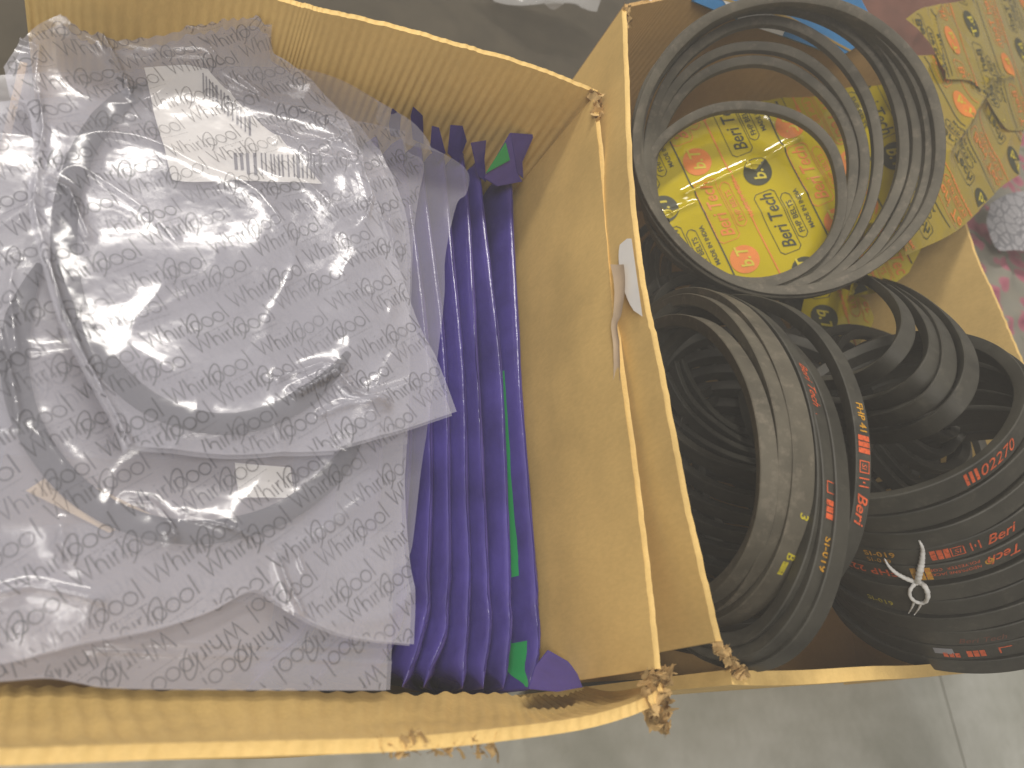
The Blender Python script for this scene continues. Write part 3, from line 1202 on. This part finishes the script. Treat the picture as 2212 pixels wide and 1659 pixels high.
GU = 'large grey belts leaning on the back wall of the right box'
UP = [((700, 1055, 535, 475, 8), 0.270, 0, 'innermost loop of the leaning belts, framing the yellow printed bag'),
      ((735, 935, 535, 600, 0), 0.276, 0, 'thin leaning belt second from the inside, crossing the brown cardboard behind'),
      ((765, 905, 570, 655, 0), 0.283, 0, 'leaning grey belt third from the inside of the upper loops'),
      ((800, 845, 625, 715, 0), 0.292, 0, 'leaning grey belt just under the blue carton gap'),
      ((845, 808, 700, 770, 0), 0.301, 0, 'leaning grey belt running just above the white end of the blue carton'),
      ((880, 795, 755, 785, 0), 0.309, 0, 'leaning grey belt third from the outside of the upper loops'),
      ((905, 790, 790, 790, 0), 0.317, 0, 'leaning grey belt second from the outside, against the yellow bag'),
      ((940, 785, 815, 785, 0), 0.325, 0, 'outermost leaning grey belt, passing closest to the hanging yellow bag')]
for k, (e, zb, ztp, lab_) in enumerate(UP):
    th_, ph_ = 32 + .6 * k, 204 + 2 * k
    el_ = cr(*e)
    O = at(el_[0], el_[1], zb)
    n = unit(np.array([math.sin(math.radians(th_)) * math.cos(math.radians(ph_)), math.sin(math.radians(th_)) * math.sin(math.radians(ph_)), math.cos(math.radians(th_))]))
    Ring(el_, O, n, .0125, .0030, 20 + k, 128).build(lab_, RUBBER_D, GU)

# left bundle standing on edge along the left wall of the right box
GL = 'belts standing along the left wall of the right box'
LBL = [((1480, 992, 168, 300, -3), .330, 'innermost standing belt with a pale worn rim beside the box edge'),
       ((1500, 985, 186, 335, -3), .333, 'standing belt nested between the inner rim and the thick pale belt'),
       ((1520, 988, 203, 352, -3), .337, 'thick dusty standing belt with a wide grey outer face'),
       ((1550, 1015, 216, 372, -4), .338, 'standing belt with red script running down its outer face'),
       ((1566, 1040, 212, 376, -4), .341, 'standing belt with three orange bars and amber lettering'),
       ((1588, 1058, 222, 372, -4), .343, 'plain dark standing belt right of the orange barred one'),
       ((1618, 985, 240, 336, -5), .345, 'outermost standing belt with orange block, boxed letters and amber lettering')]
LR = []
for k, (e, zr, lab_) in enumerate(LBL):
    cx, cy, rx, ry, rot = e
    r_ = at(cx + rx, cy, zr + .03)
    t_ = at(cx, cy - ry, zr - (.076 if k < 3 else .064))
    b_ = at(cx, cy + ry, zr - (.092, .092, .085, .060, .056, .056, .10)[k])
    O, n = plane3(r_, t_, b_)
    LR.append(Ring(e, O, n, (.0125, .0115, .0165, .0135, .0135, .0130, .0125)[k], .0014, 60 + k, 120, .0105).build(lab_, RUBBER_D if k < 3 else RUBBER, GL))

# middle loops behind the standing belts
GM = 'dark loops in the middle of the right box'
MB = [((1765, 700, 190, 125, 8), .330, 'smallest dark loop under the leaning belts'),
      ((1795, 728, 215, 140, 10), .340, 'second dark loop fanning out under the leaning belts'),
      ((1820, 752, 225, 155, 12), .350, 'third dark loop fanning out below the yellow cardboard wall'),
      ((1845, 768, 246, 168, 14), .360, 'largest dark loop, rim catching light near the cardboard wall')]
for k, (e, z0, lab_) in enumerate(MB):
    cx, cy, rx, ry, rot = e
    O, n = plane3(at(cx + .32 * rx, cy - ry, .235 - .006 * (3 - k)), at(cx + .2 * rx, cy + ry, .345 - .008 * (3 - k)), at(cx + rx, cy + 25, .425 - .008 * (3 - k)))
    Ring(e, O, n, .0125, .0016, 80 + k, 110).build(lab_, RUBBER, GM)

# coil of belts stacked at the front right, overhanging the rim
GR = 'coil of belts stacked at the front right'
n = np.array([math.sin(math.radians(66)) * math.cos(math.radians(144)), math.sin(math.radians(66)) * math.sin(math.radians(144)), math.cos(math.radians(66))])
R0 = []
for x, y in ell(1940, 890, 268, 160, -18, 130)[:-1]:
    d = ray(x, y)
    O = at(1940, 890, .368)
    R0.append(CAM + d * (np.dot(O - CAM, n) / np.dot(d, n)))
R0 = np.array(R0)
RL = ['top belt of the coil, orange bars and number on its outer face', 'second belt of the coil, plain and dark',
      'third belt of the coil, plain with a thin pale edge', 'fourth belt of the coil, plain above the amber code',
      'coil belt printed with amber code, orange block and script', 'coil belt printed upside-down with large orange number under the string',
      'plain wide coil belt just below the orange number', 'coil belt with a faint yellow code below the string',
      'coil belt with faint red script near the bottom', 'coil belt with orange bars and a grey fluff patch',
      'lowest belt of the coil, overhanging the box rim above the floor']
NR = len(RL)
RR = []
for k in range(NR):
    R_ = Ring.__new__(Ring)
    R_.n = n
    fr = R0[np.argmax([project(p)[1] for p in R0])]
    C = fr + (R0 - fr) * (1 + .05 * k) - n * .0188 * (k + .5) + np.array([.0015, .001, 0]) * math.sin(k * 2.3)
    R_.finish(C, .0166, .0085, .0012, 100 + k)
    RR.append(R_.build(RL[k], RUBBER, GR))

# deep belts seen through the standing loops
GD = 'belts lying deep behind the standing loops'
DEEP = ['first', 'second', 'third', 'fourth', 'fifth', 'sixth', 'seventh', 'eighth', 'ninth']
nD = sph_n(40, 150)
for k in range(9):
    O = at(1640, 905 + 5 * k, .235)
    C = []
    for x, y in ell(1650, 880, 236, 150, 12, 100)[:-1]:
        d = ray(x, y)
        C.append(CAM + d * (np.dot(O - CAM, nD) / np.dot(d, nD)))
    C = np.array(C) + np.array([.0035, -.0125, -.0155]) * k
    R_ = Ring.__new__(Ring)
    R_.n = nD
    R_.finish(C, .0185, .0085, .0016, 140 + k)
    R_.build(DEEP[k] + ' belt from the top of the shadowed stack seen through the standing loops', RUBBER, GD)
LOW = ['under the middle loops', 'under the belt coil', 'inside the coil', 'under the leaning belts', 'at the centre of the right box floor', 'near the front cardboard wall', 'behind the coil by the right wall']
for q, (X, Y, z, r_) in enumerate([(.56, .33, .15, .125), (.58, .19, .14, .13), (.66, .26, .19, .12), (.60, .42, .12, .14), (.58, .28, .08, .15), (.54, .17, .07, .13), (.685, .25, .232, .115)]):
    for m in range(4 if q not in (2, 6) else 8):
        R_ = Ring.__new__(Ring)
        R_.n = unit([.10 * math.sin(q * 2 + m), .10 * math.cos(q * 3 - m), 1])
        e1 = unit(np.cross([0, 1, 0], R_.n))
        e2 = np.cross(R_.n, e1)
        rr = r_ - .0135 * m
        C = np.array([np.array([X, Y, z + .006 * m]) + e1 * rr * math.cos(t) + e2 * rr * .92 * math.sin(t) for t in np.linspace(0, 2 * math.pi, 91)[:-1]])
        R_.finish(C, .013, .0085, .003, 170 + 5 * q + m)
        R_.build(['outermost', 'second', 'third', 'fourth', 'fifth', 'sixth', 'seventh', 'eighth'][m] + ' of the nested dark belts lying ' + LOW[q], RUBBER, GD)

# ------------------------------------------------------------------ print on the belts
def bars(px_, along, up, w, h, base, mat=None, n=3, gap=.8, R_=None):
    it = []
    x = 0
    for k in range(n):
        it.append(('rect', (w - gap * (n - 1)) / n, x, h, base, mat or ORANGE))
        x += (w - gap * (n - 1)) / n + gap
    R_.mark(px_, it, along, up)


RT, UPV = (1, -.1), (0, -1)
r = RR[0]
bars((2085, 1040), RT, UPV, 9, 10, -5, R_=r, gap=1.4)
r.mark((2128, 1022), [('text', ('02270', .2, .0), 0, 8.5, -4.5, ORANGE)], RT, UPV)
r = RR[3]
r.mark((1866, 1188), [('text', ('SI-019', 0, .02, 1.1), 0, 5.2, 0.5, AMBER), ('text', ('SI-019', 0, .0, 1.1), 0, 4.2, -6.2, AMBER)], RT, UPV)
bars((2010, 1183), RT, UPV, 11.5, 9.5, -4.5, R_=r)
r.mark((2056, 1175), [('frame', 8.5, 0, 8.5, -4.2, ORANGE), ('text', ('SI', .15, .0), 2.2, 4.4, -2.1, ORANGE),
                      ('rect', .9, 12.2, 8, -4, ORANGE), ('rect', .9, 14.6, 2.2, -1, ORANGE), ('rect', .9, 17.4, 8, -4, ORANGE),
                      ('text', ('Beri', .35, .012), 22.5, 8.2, -4, ORANGE)], RT, UPV)
r = RR[4]
LT, DN = (-1, .08), (0, 1)
r.mark((1944, 1232), [('text', ('FHP 227', 0, .02, 1.08), 0, 7.2, -3.6, ORANGE)], LT, DN)
bars((2008, 1228), LT, DN, 12.5, 13.0, -6.5, R_=r, mat=AMBER)
r.mark((2118, 1222), [('text', ('NEOPRENE JACKET', 0, .0, 1.05), 0, 2.7, -.2 + .6, ORANGE), ('text', ('POLYESTER  CORD', 0, .0, 1.05), 0, 2.7, -4.6, ORANGE)], LT, DN)
r.mark((2222, 1206), [('text', ('Tech', .35, .012), 0, 8, -4, ORANGE)], LT, DN)
r.mark((2148, 1217), [('text', ('O', 0, .02), 0, 5.4, -2.6, AMBER), ('text', ('R', 0, .0), 1.6, 2.6, -1.2, AMBER)], LT, DN)
RR[6].mark((1855, 1312), [('text', ('SI-019', 0, .02, 1.1), 0, 5, -3, LEMON)], RT, UPV)
RR[8].mark((2075, 1385), [('text', ('Beri Tech', .35, .0), 0, 5.5, -4.5, MAROON)], RT, UPV)
bars((2080, 1430), RT, UPV, 12, 7.5, -4, R_=RR[9])
bars((2035, 1432), RT, UPV, 11, 5.5, -4.6, R_=RR[9])
RR[9].mark((2022, 1430), [('rect', 13, 0, 7, -.5, GREYF)], RT, UPV)
RR[9].mark((2160, 1425), [('rect', 9, 0, 1.2, 3, ORANGE), ('rect', 1.2, 0, 6, -3, ORANGE)], RT, UPV)
DW, RG = (0.05, 1), (1, 0)
r = LR[4]
bars((1782, 1072), DW, RG, 12, 8.5, -4.2, R_=r)
r.mark((1778, 1040), [('frame', 8, 0, 8, -4, ORANGE)], DW, RG)
r.mark((1785, 1158), [('text', ('SI-019', 0, .02, 1.1), 0, 5.2, -2.6, AMBER)], DW, RG)
r = LR[3]
r.mark((1700, 800), [('text', ('Beri Tech', .35, .0), 0, 7, -3, ORANGE)], DW, RG)
r.mark((1755, 905), [('text', ('SI  Beri', .35, .0), 0, 7, -3, ORANGE)], DW, RG)
r.mark((1655, 1385), [('text', ('CH', .3, .02), 0, 7, -3.5, ORANGE)], (-.5, 1), RG)
r = LR[2]
r.mark((1728, 1108), [('text', ('3', .2, .02), 0, 6, 0, LEMON)], DW, RG)
r.mark((1716, 1200), [('text', ('B', .2, .02), 0, 6, -1, LEMON), ('rect', 9, 6, 4, -2, LEMON)], DW, RG)
r = LR[6]
r.mark((1862, 860), [('text', ('FHP 41', 0, .02), 0, 5.4, -2, AMBER)], DW, RG)
bars((1868, 943), DW, RG, 12, 9, -4.5, R_=r)
r.mark((1867, 990), [('frame', 8, 0, 8, -4, ORANGE), ('text', ('SI', .15, 0), 2, 4, -2, ORANGE), ('rect', .9, 11, 8, -4, ORANGE), ('rect', .9, 13.5, 2, -1, ORANGE), ('rect', .9, 16, 8, -4, ORANGE),
                     ('text', ('Beri', .35, .012), 21, 8, -4, ORANGE)], DW, RG)

# ------------------------------------------------------------------ yellow printed bags
GY = 'yellow printed bags in and over the right box'


def dirv(S, px_, d):
    a = np.array(S.px(*px_))
    b = np.array(S.px(px_[0] + d[0], px_[1] + d[1]))
    return b - a


def disc(r, n=26):
    vs = [(0, 0)] + [(r * math.cos(2 * math.pi * k / n), r * math.sin(2 * math.pi * k / n)) for k in range(n)]
    return np.array(vs), [(0, 1 + k, 1 + (k + 1) % n) for k in range(n)]


def frame2(x0, y0, x1, y1, e=1.3, cut=7):
    P_ = [(x0 + cut, y0), (x1 - cut, y0), (x1, y0 + cut), (x1, y1 - cut), (x1 - cut, y1), (x0 + cut, y1), (x0, y1 - cut), (x0, y0 + cut)]
    cx, cy = (x0 + x1) / 2, (y0 + y1) / 2
    Q = [(x + (e if x < cx else -e), y + (e if y < cy else -e)) for x, y in P_]
    vs, fs = [], []
    n = len(P_)
    # split long sides so that they follow the film
    for k in range(n):
        a, b, c, d = P_[k], P_[(k + 1) % n], Q[(k + 1) % n], Q[k]
        m = max(1, int(math.hypot(b[0] - a[0], b[1] - a[1]) / 10))
        for t in range(m):
            f0, f1 = t / m, (t + 1) / m
            k0 = len(vs)
            mix = lambda p, q, f: (p[0] + (q[0] - p[0]) * f, p[1] + (q[1] - p[1]) * f)
            vs += [mix(a, b, f0), mix(a, b, f1), mix(d, c, f1), mix(d, c, f0)]
            fs.append((k0, k0 + 1, k0 + 2, k0 + 3))
    return np.array(vs), fs


def line2(x0, x1, y, e):
    vs, fs = [], []
    m = max(1, int(abs(x1 - x0) / 8))
    for t in range(m + 1):
        x = x0 + (x1 - x0) * t / m
        vs += [(x, y - e), (x, y + e)]
    for t in range(m):
        fs.append((2 * t, 2 * t + 2, 2 * t + 3, 2 * t + 1))
    return np.array(vs), fs


def tech_print(S, anchor, d, parent, red=105, pitch=230, period=210, k=1.0, clip=None, flip=1):
    """badge, boxed name and small lines, repeated in black and red strips; lengths in px at the anchor, turned into sheet lengths"""
    d = np.array(d, float) / math.hypot(*d)
    ex = dirv(S, anchor, d * 50) / 50 * k
    sc_ = np.linalg.norm(ex)
    ey = np.array([-ex[1], ex[0]]) * flip
    A0 = np.array(S.px(*anchor))
    clip = clip or S.poly
    acc = {'k': ([], []), 'r': ([], []), 'y': ([], [])}

    def put(key, vs, fs, ox, oy, off):
        def mp(v):
            q = A0 + ex * (ox + v[0]) + ey * (oy + v[1])
            if not inside(clip, q[0], q[1]):
                return None
            return S.pt(q[0], q[1], off)
        decal_faces(acc[key], mp, vs, fs)
    for i in range(-4, 5):
        for j in range(-4, 5):
            for key, oy, oxx in (('k', period * j, pitch * i), ('r', period * j + red, pitch * i + 68)):
                q = A0 + ex * oxx + ey * oy
                pl = np.array(clip)
                if (q < pl.min(0) - pitch * sc_).any() or (q > pl.max(0) + pitch * sc_).any():
                    continue
                put(key, *disc(30), oxx, oy, .0005)
                tv, tf = text2d('b.T', .3, .02)
                put('y', tv * 24 - np.array([20, 12]), tf, oxx, oy, .0009)
                tv, tf = text2d('Beri Tech', .3, .012)
                put(key, tv * 27 * np.array([.82, 1]), tf, oxx + 56, oy - 6, .0005)
                put(key, *frame2(46, -15, 186, 32), oxx, oy, .0005)
                put(key, *frame2(66, -40, 168, -18), oxx, oy, .0005)
                tv, tf = text2d('FHP BELTS', 0, .015)
                put(key, tv * 11, tf, oxx + 78, oy - 35, .0005)
                tv, tf = text2d('MADE IN INDIA', 0, .02)
                put(key, tv * 9, tf, oxx + 78, oy - 57, .0005)
                put(key, *line2(-pitch / 2, pitch / 2, 0, 1.5), oxx, oy - 72 + (0 if key == 'k' else 20), .0005)
    for key, mat, nm in (('k', BLACKINK, 'black_print'), ('r', REDINK, 'red_print'), ('y', YELLOW_INK, 'badge_print')):
        V, F = acc[key]
        if F:
            mesh_obj(nm, V, F, mat, parent, False)['kind'] = 'stuff'


YELLOW_INK = mat_simple('yellow_badge_ink', (.55, .45, .03), .5, .1)


def bag_heights(S, seed, amp, creases=()):
    cr_ = [([S.px(*p) for p in pts], h, w) for pts, h, w in creases]

    def hf(a, b):
        h = amp * (nz(a, b, 6, seed) + .6 * nz(a, b, 15, seed + 3))
        r = 1 - abs(nz(a, b, 10, seed + 5)) * 2.6
        if r > 0:
            h += amp * .5 * r ** 3
        for pts, hh, w in cr_:
            dd = seg_dist((a, b), pts)
            if dd < 6 * w:
                h += hh * ridge(dd, w)
        return h
    S.hf = hf
    return S


def sph(th, ph):
    th, ph = math.radians(th), math.radians(ph)
    return np.array([math.sin(th) * math.cos(ph), math.sin(th) * math.sin(ph), math.cos(th)])


def plane_sheet(O, n):
    e1 = unit(np.cross([0, 1, 0], n))
    return Sheet(O, e1, np.cross(n, e1))


# inner bag, framed by the innermost loop
nY = sph(32, 206)
S1 = plane_sheet(at(1607, 430, .258) - nY * .016, nY)
bag_heights(S1, 71, .004, [([(1480, 420), (1560, 385), (1650, 345), (1725, 300)], .005, .004), ([(1430, 470), (1500, 440)], .004, .003)])
S1.shape([(1395, 345), (1440, 305), (1500, 262), (1570, 235), (1650, 225), (1730, 250)], [(1730, 250), (1800, 330), (1850, 440), (1840, 540)],
         [(1470, 545), (1530, 600), (1610, 640), (1720, 640), (1800, 590), (1840, 540)],
         [(1395, 345), (1403, 365), (1396, 395), (1412, 440), (1430, 468), (1446, 474), (1446, 502), (1470, 545)])
y1 = thing('yellow_bag', 'yellow printed plastic bag framed inside the innermost leaning belt', 'plastic bag', S1.pt(0, 0), GY)
S1.build('bag_film', YELLOW, y1, 110, 110)
tech_print(S1, (1635, 372), (-.447, -.894), y1)
S2 = plane_sheet(at(1700, 300, .262) - nY * .045, nY)
bag_heights(S2, 75, .004)
S2.shape([(1540, 246), (1590, 222), (1650, 190), (1710, 163), (1780, 178), (1860, 240)], [(1860, 240), (1890, 350), (1890, 480)],
         [(1540, 480), (1700, 490), (1890, 480)], [(1540, 246), (1535, 360), (1540, 480)])
y2 = thing('yellow_bag', 'yellow bag with red print behind the inner bag, between the belts', 'plastic bag', S2.pt(0, 0), GY)
S2.build('bag_film', YELLOW, y2, 90, 90)
tech_print(S2, (1600, 120), (.45, .9), y2, red=105)
S5 = plane_sheet(at(1950, 400, .315) - sph(36, 218) * .075, sph(36, 218))
bag_heights(S5, 79, .005)
S5.shape([(1795, 110), (1840, 90), (1900, 70), (1960, 100)], [(1960, 100), (2010, 300), (2015, 470), (1960, 590)], [(1830, 640), (1900, 630), (1960, 590)],
         [(1795, 110), (1850, 300), (1870, 480), (1830, 640)])
y5 = thing('yellow_bag', 'yellow bag showing only in slits between the right hand sides of the leaning belts', 'plastic bag', S5.pt(0, 0), GY)
S5.build('bag_film', YELLOW, y5, 80, 80)
tech_print(S5, (1830, 130), (.45, .9), y5, red=105)
# bags hanging over the right wall
_, n3 = plane3(at(2092, 515, .312), at(2000, 150, .345), at(2199, 384, .305))
S3 = plane_sheet(at(2092, 515, .314), n3)
bag_heights(S3, 83, .0035, [([(2040, 330), (2075, 285), (2105, 225), (2130, 200)], .007, .009)])
S3.shape([(1950, 120), (2040, 120), (2120, 130), (2225, 160)], [(2225, 160), (2215, 260), (2200, 322), (2204, 376)],
         [(1955, 552), (1971, 545), (2071, 494), (2160, 407), (2204, 376)], [(1950, 120), (1950, 360), (1955, 552)])
y3 = thing('yellow_bag', 'yellow bag hanging over the right cardboard wall, pointed corner towards the floral cloth', 'plastic bag', S3.pt(0, 0), GY)
S3.build('bag_film', OLIVE_DIM, y3, 110, 110)
tech_print(S3, (2190, 346), (.45, .9), y3, red=-125, k=1.05, period=255, flip=-1)
S4 = plane_sheet(at(2092, 300, .330), n3)
bag_heights(S4, 87, .002, [([(2030, 10), (2015, 40), (2035, 170)], .003, .003), ([(2130, 175), (2180, 168)], .006, .004)])
S4.shape([(1954, 42), (1992, 18), (2062, 4), (2140, -8), (2260, -20)], [(2260, -20), (2262, 120), (2260, 270)],
         [(2038, 172), (2098, 177), (2125, 205), (2160, 262), (2188, 283), (2260, 270)], [(1954, 42), (1985, 70), (2015, 110), (2038, 172)])
y4 = thing('yellow_bag', 'upper yellow bag draped at the top right corner with a black round badge', 'plastic bag', S4.pt(0, 0), GY)
S4.build('bag_film', OLIVE_DIM, y4, 100, 100)
tech_print(S4, (2097, 52), (.30, .95), y4, red=-130, k=1.0, period=260, flip=-1)
S6 = plane_sheet(at(1800, 690, .185), sph(20, 200))
bag_heights(S6, 91, .006)
S6.shape([(1735, 640), (1800, 625), (1870, 650)], [(1870, 650), (1880, 700), (1850, 750)], [(1730, 745), (1800, 760), (1850, 750)], [(1735, 640), (1725, 690), (1730, 745)])
y6 = thing('yellow_bag', 'orange-tinted yellow bag glimpsed deep between the dark loops', 'plastic bag', S6.pt(0, 0), GY)
S6.build('bag_film', YELLOW, y6, 40, 40)
tech_print(S6, (1775, 690), (.3, .95), y6, red=105)

# ------------------------------------------------------------------ blue carton and paper behind the leaning belts
nC = unit([-.12, -.80, .58])
Oc = at_y(1700, 60, .633)


def on_plane(x, y, O, n_):
    d = ray(x, y)
    return CAM + d * (np.dot(O - CAM, n_) / np.dot(d, n_))


def slab(name, px_poly, O, n_, thick, mat, parent, bev=.0012):
    """solid plate whose front face has the given outline"""
    top = [on_plane(x, y, O, n_) for x, y in px_poly]
    c = sum(top) / len(top)
    ins = [p + unit(c - p) * bev for p in top]
    low = [p - n_ * bev for p in top]
    bot = [p - n_ * thick for p in top]
    m = len(top)
    V = ins + low + bot
    F = [tuple(range(m))]
    for i in range(m):
        j = (i + 1) % m
        F += [(i, m + i, m + j, j), (m + i, 2 * m + i, 2 * m + j, m + j)]
    F.append(tuple(reversed(range(2 * m, 3 * m))))
    return mesh_obj(name, V, F, mat, parent, False)


bc = thing('blue_carton', 'flat blue carton with a white end panel and gold stripe behind the leaning belts', 'carton', Oc)
slab('carton_body', [(1500, -60), (1500, 5), (1560, 30), (1815, 124), (1900, 72), (1830, -60)], Oc, nC, .012, BLUE, bc)
slab('white_panel', [(1560, 0), (1600, 50), (1690, 78), (1706, 40), (1650, 20)], Oc + nC * .0012, nC, .0008, WHITE, bc, .0002)
slab('gold_stripe', [(1500, -22), (1500, -17), (1706, 42), (1835, 112), (1839, 109), (1708, 37)], Oc + nC * .0016, nC, .0006, GOLD, bc, .0002)
wp = thing('paper_sheet', 'white paper sheet sticking up behind the back of the right box', 'paper', at_y(1440, -5, .645))
slab('sheet', [(1395, -30), (1402, 2), (1476, 22), (1490, -30)], at_y(1440, -5, .652), nC, .001, WHITE, wp, .0002)

# ------------------------------------------------------------------ cloth and things around the boxes
def cloth(name, x0, x1, y0, y1, z0, amp, seed, mat, nu, nv, parent=None, fall=.10):
    V = []
    for i in range(nu):
        for j in range(nv):
            u, v = i / (nu - 1), j / (nv - 1)
            x, y = x0 + (x1 - x0) * u, y0 + (y1 - y0) * v
            x += .02 * nz(v * 4, u, 1, seed) * (1 if u in (0, 1) else 0)
            e = min(u, 1 - u, v, 1 - v)
            z = z0 - fall * max(0, 1 - e / .12) ** 2 + amp * (nz(x, y, 5, seed) + .6 * nz(x, y, 13, seed + 2))
            r = 1 - abs(nz(x + .03 * nz(x, y, 8, seed), y, 9, seed + 5)) * 2.4
            z += amp * .7 * max(0, r) ** 3
            V.append((x, y, max(.004, z)))
    return mesh_obj(name, V, grid_faces(nu, nv), mat, parent)


fc = thing('floral_cloth', 'pink and cream floral cotton cloth bunched beside the right box', 'cloth', (1.2, .6, .1))
cloth('cloth_body', .87, 1.75, .12, 1.30, .13, .02, 5, FLORAL, 90, 110, fc, .12)
lc = thing('lace_cloth', 'grey and white patterned cloth corner lying on the floral cloth', 'cloth', at(2190, 470, .16))
SL = plane_sheet(at(2190, 470, .172), unit([-.15, -.1, 1]))
bag_heights(SL, 95, .008)
SL.shape([(2138, 440), (2180, 418), (2260, 405)], [(2260, 405), (2262, 480), (2260, 545)], [(2140, 515), (2160, 540), (2200, 538), (2260, 545)], [(2138, 440), (2128, 480), (2140, 515)])
SL.build('cloth_body', LACE, lc, 50, 50)
mb = thing('red_brown_cloth', 'folded red-brown cloth behind the back corner of the right box', 'cloth', at(1930, 0, .2))
SM = plane_sheet(at(1930, 0, .2), unit([-.2, -.4, 1]))
bag_heights(SM, 97, .012)
SM.shape([(1820, -90), (1930, -110), (2080, -90)], [(2080, -90), (2090, 0), (2080, 120)], [(1840, 110), (1950, 120), (2080, 120)], [(1820, -90), (1825, 0), (1840, 110)])
SM.build('cloth_body', MAROON, mb, 50, 50)
dm = thing('dark_floor_sheet', 'dark olive brown sheet lying on the floor behind the boxes', 'mat', (-.3, 1.3, 0))  # dark sheet added to give the floor behind the boxes its dark tone
cloth('sheet_body', -2.2, .95, .51, 3.0, .012, .003, 9, DARKSHEET, 60, 50, dm, .004)
cb = thing('crumpled_clear_bag', 'crumpled empty clear plastic bag on the dark sheet behind the boxes', 'plastic bag', at(1180, 0, .06))
SCB = plane_sheet(at(1180, 0, .06), unit([-.1, -.3, 1]))
bag_heights(SCB, 99, .030)
SCB.shape([(1040, -70), (1180, -90), (1310, -70)], [(1310, -70), (1300, -20), (1282, 34)], [(1072, -5), (1130, 18), (1180, 36), (1215, 22), (1250, 34), (1282, 34)], [(1040, -70), (1050, -40), (1072, -5)])
SCB.build('bag_film', CLEAR, cb, 90, 60)

# ------------------------------------------------------------------ cotton string knotted on the coil
bpy.context.view_layer.update()
dg = bpy.context.evaluated_depsgraph_get()


def hit(x, y, lift):
    d = ray(x, y)
    ok, loc, nrm, idx, ob, mt = sc.ray_cast(dg, Vector(CAM), Vector(unit(d)))
    p = np.array(loc) if ok else at(x, y, .33)
    return p - unit(d) * lift


def tube(name, pts, rad, parent, mat, K=7):
    n = len(pts)
    V = []
    up = np.array([.3, .2, 1.])
    for i in range(n):
        t = unit(pts[min(i + 1, n - 1)] - pts[max(i - 1, 0)])
        a = unit(np.cross(t, up))
        b = np.cross(t, a)
        r_ = rad[i] if hasattr(rad, '__len__') else rad
        for k in range(K):
            an = 2 * math.pi * k / K
            V.append(pts[i] + a * r_ * math.cos(an) + b * r_ * math.sin(an))
    F = []
    for i in range(n - 1):
        for k in range(K):
            F.append((i * K + k, (i + 1) * K + k, (i + 1) * K + (k + 1) % K, i * K + (k + 1) % K))
    F += [tuple(reversed(range(K))), tuple(range((n - 1) * K, n * K))]
    return mesh_obj(name, V, F, mat, parent)


def px_tube(name, pts, lifts, rad, parent, n=40):
    c = smooth_line(pts, n)
    l = np.interp(np.linspace(0, 1, n), np.linspace(0, 1, len(lifts)), lifts)
    P3 = np.array([hit(x, y, q) for (x, y), q in zip(c, l)])
    for _ in range(5):
        P3[1:-1] = (P3[:-2] + P3[1:-1] * 2 + P3[2:]) / 4
    rr = np.interp(np.linspace(0, 1, n), np.linspace(0, 1, len(rad)), rad) * .78
    return tube(name, P3, rr * (1 + .12 * np.sin(np.arange(n) * 1.9)), parent, CORD)


ks = thing('knotted_string', 'white cotton string knotted with a small loop on the belt coil', 'string', hit(1985, 1255, .003))
px_tube('upright_strand', [(1985, 1168), (1992, 1185), (1991, 1210), (1986, 1235), (1981, 1258)], [.001, .003, .004, .004], [.0008, .0020, .0030, .0026], ks)
px_tube('knot_loop', [(1974, 1262), (1964, 1275), (1966, 1291), (1982, 1302), (1998, 1301), (2004, 1288), (2000, 1270), (1988, 1259), (1976, 1260)], [.003, .005, .005, .004], [.0019, .0016, .0018, .0024, .0022], ks)
px_tube('loose_tail', [(1984, 1257), (1962, 1252), (1938, 1240), (1920, 1224), (1910, 1207)], [.004, .005, .005, .003], [.0024, .0020, .0016, .0007], ks)
px_tube('frayed_end', [(1974, 1298), (1970, 1310), (1962, 1324)], [.003, .002], [.0014, .0006], ks, 14)
px_tube('frayed_end', [(1990, 1300), (1984, 1314), (1974, 1328)], [.003, .002], [.0013, .0005], ks, 14)

# ------------------------------------------------------------------ thin haze volume added to imitate the milky veil of the lens
hz, nt, b = node_mat('lens_veil')
nt.nodes.remove(b)
v = nt.nodes.new('ShaderNodeVolumePrincipled')
v.inputs['Color'].default_value = (.95, .93, .88, 1)
v.inputs['Density'].default_value = .12
nt.links.new(v.outputs[0], nt.nodes['Material Output'].inputs['Volume'])
x0, x1, y0, y1, z0, z1 = -7, 7, -7, 9, -1.0, .78
o = mesh_obj('haze', [(x, y, z) for z in (z0, z1) for y in (y0, y1) for x in (x0, x1)],
             [(0, 2, 3, 1), (4, 5, 7, 6), (0, 1, 5, 4), (2, 6, 7, 3), (0, 4, 6, 2), (1, 3, 7, 5)], hz, None, False)
o['kind'] = 'stuff'
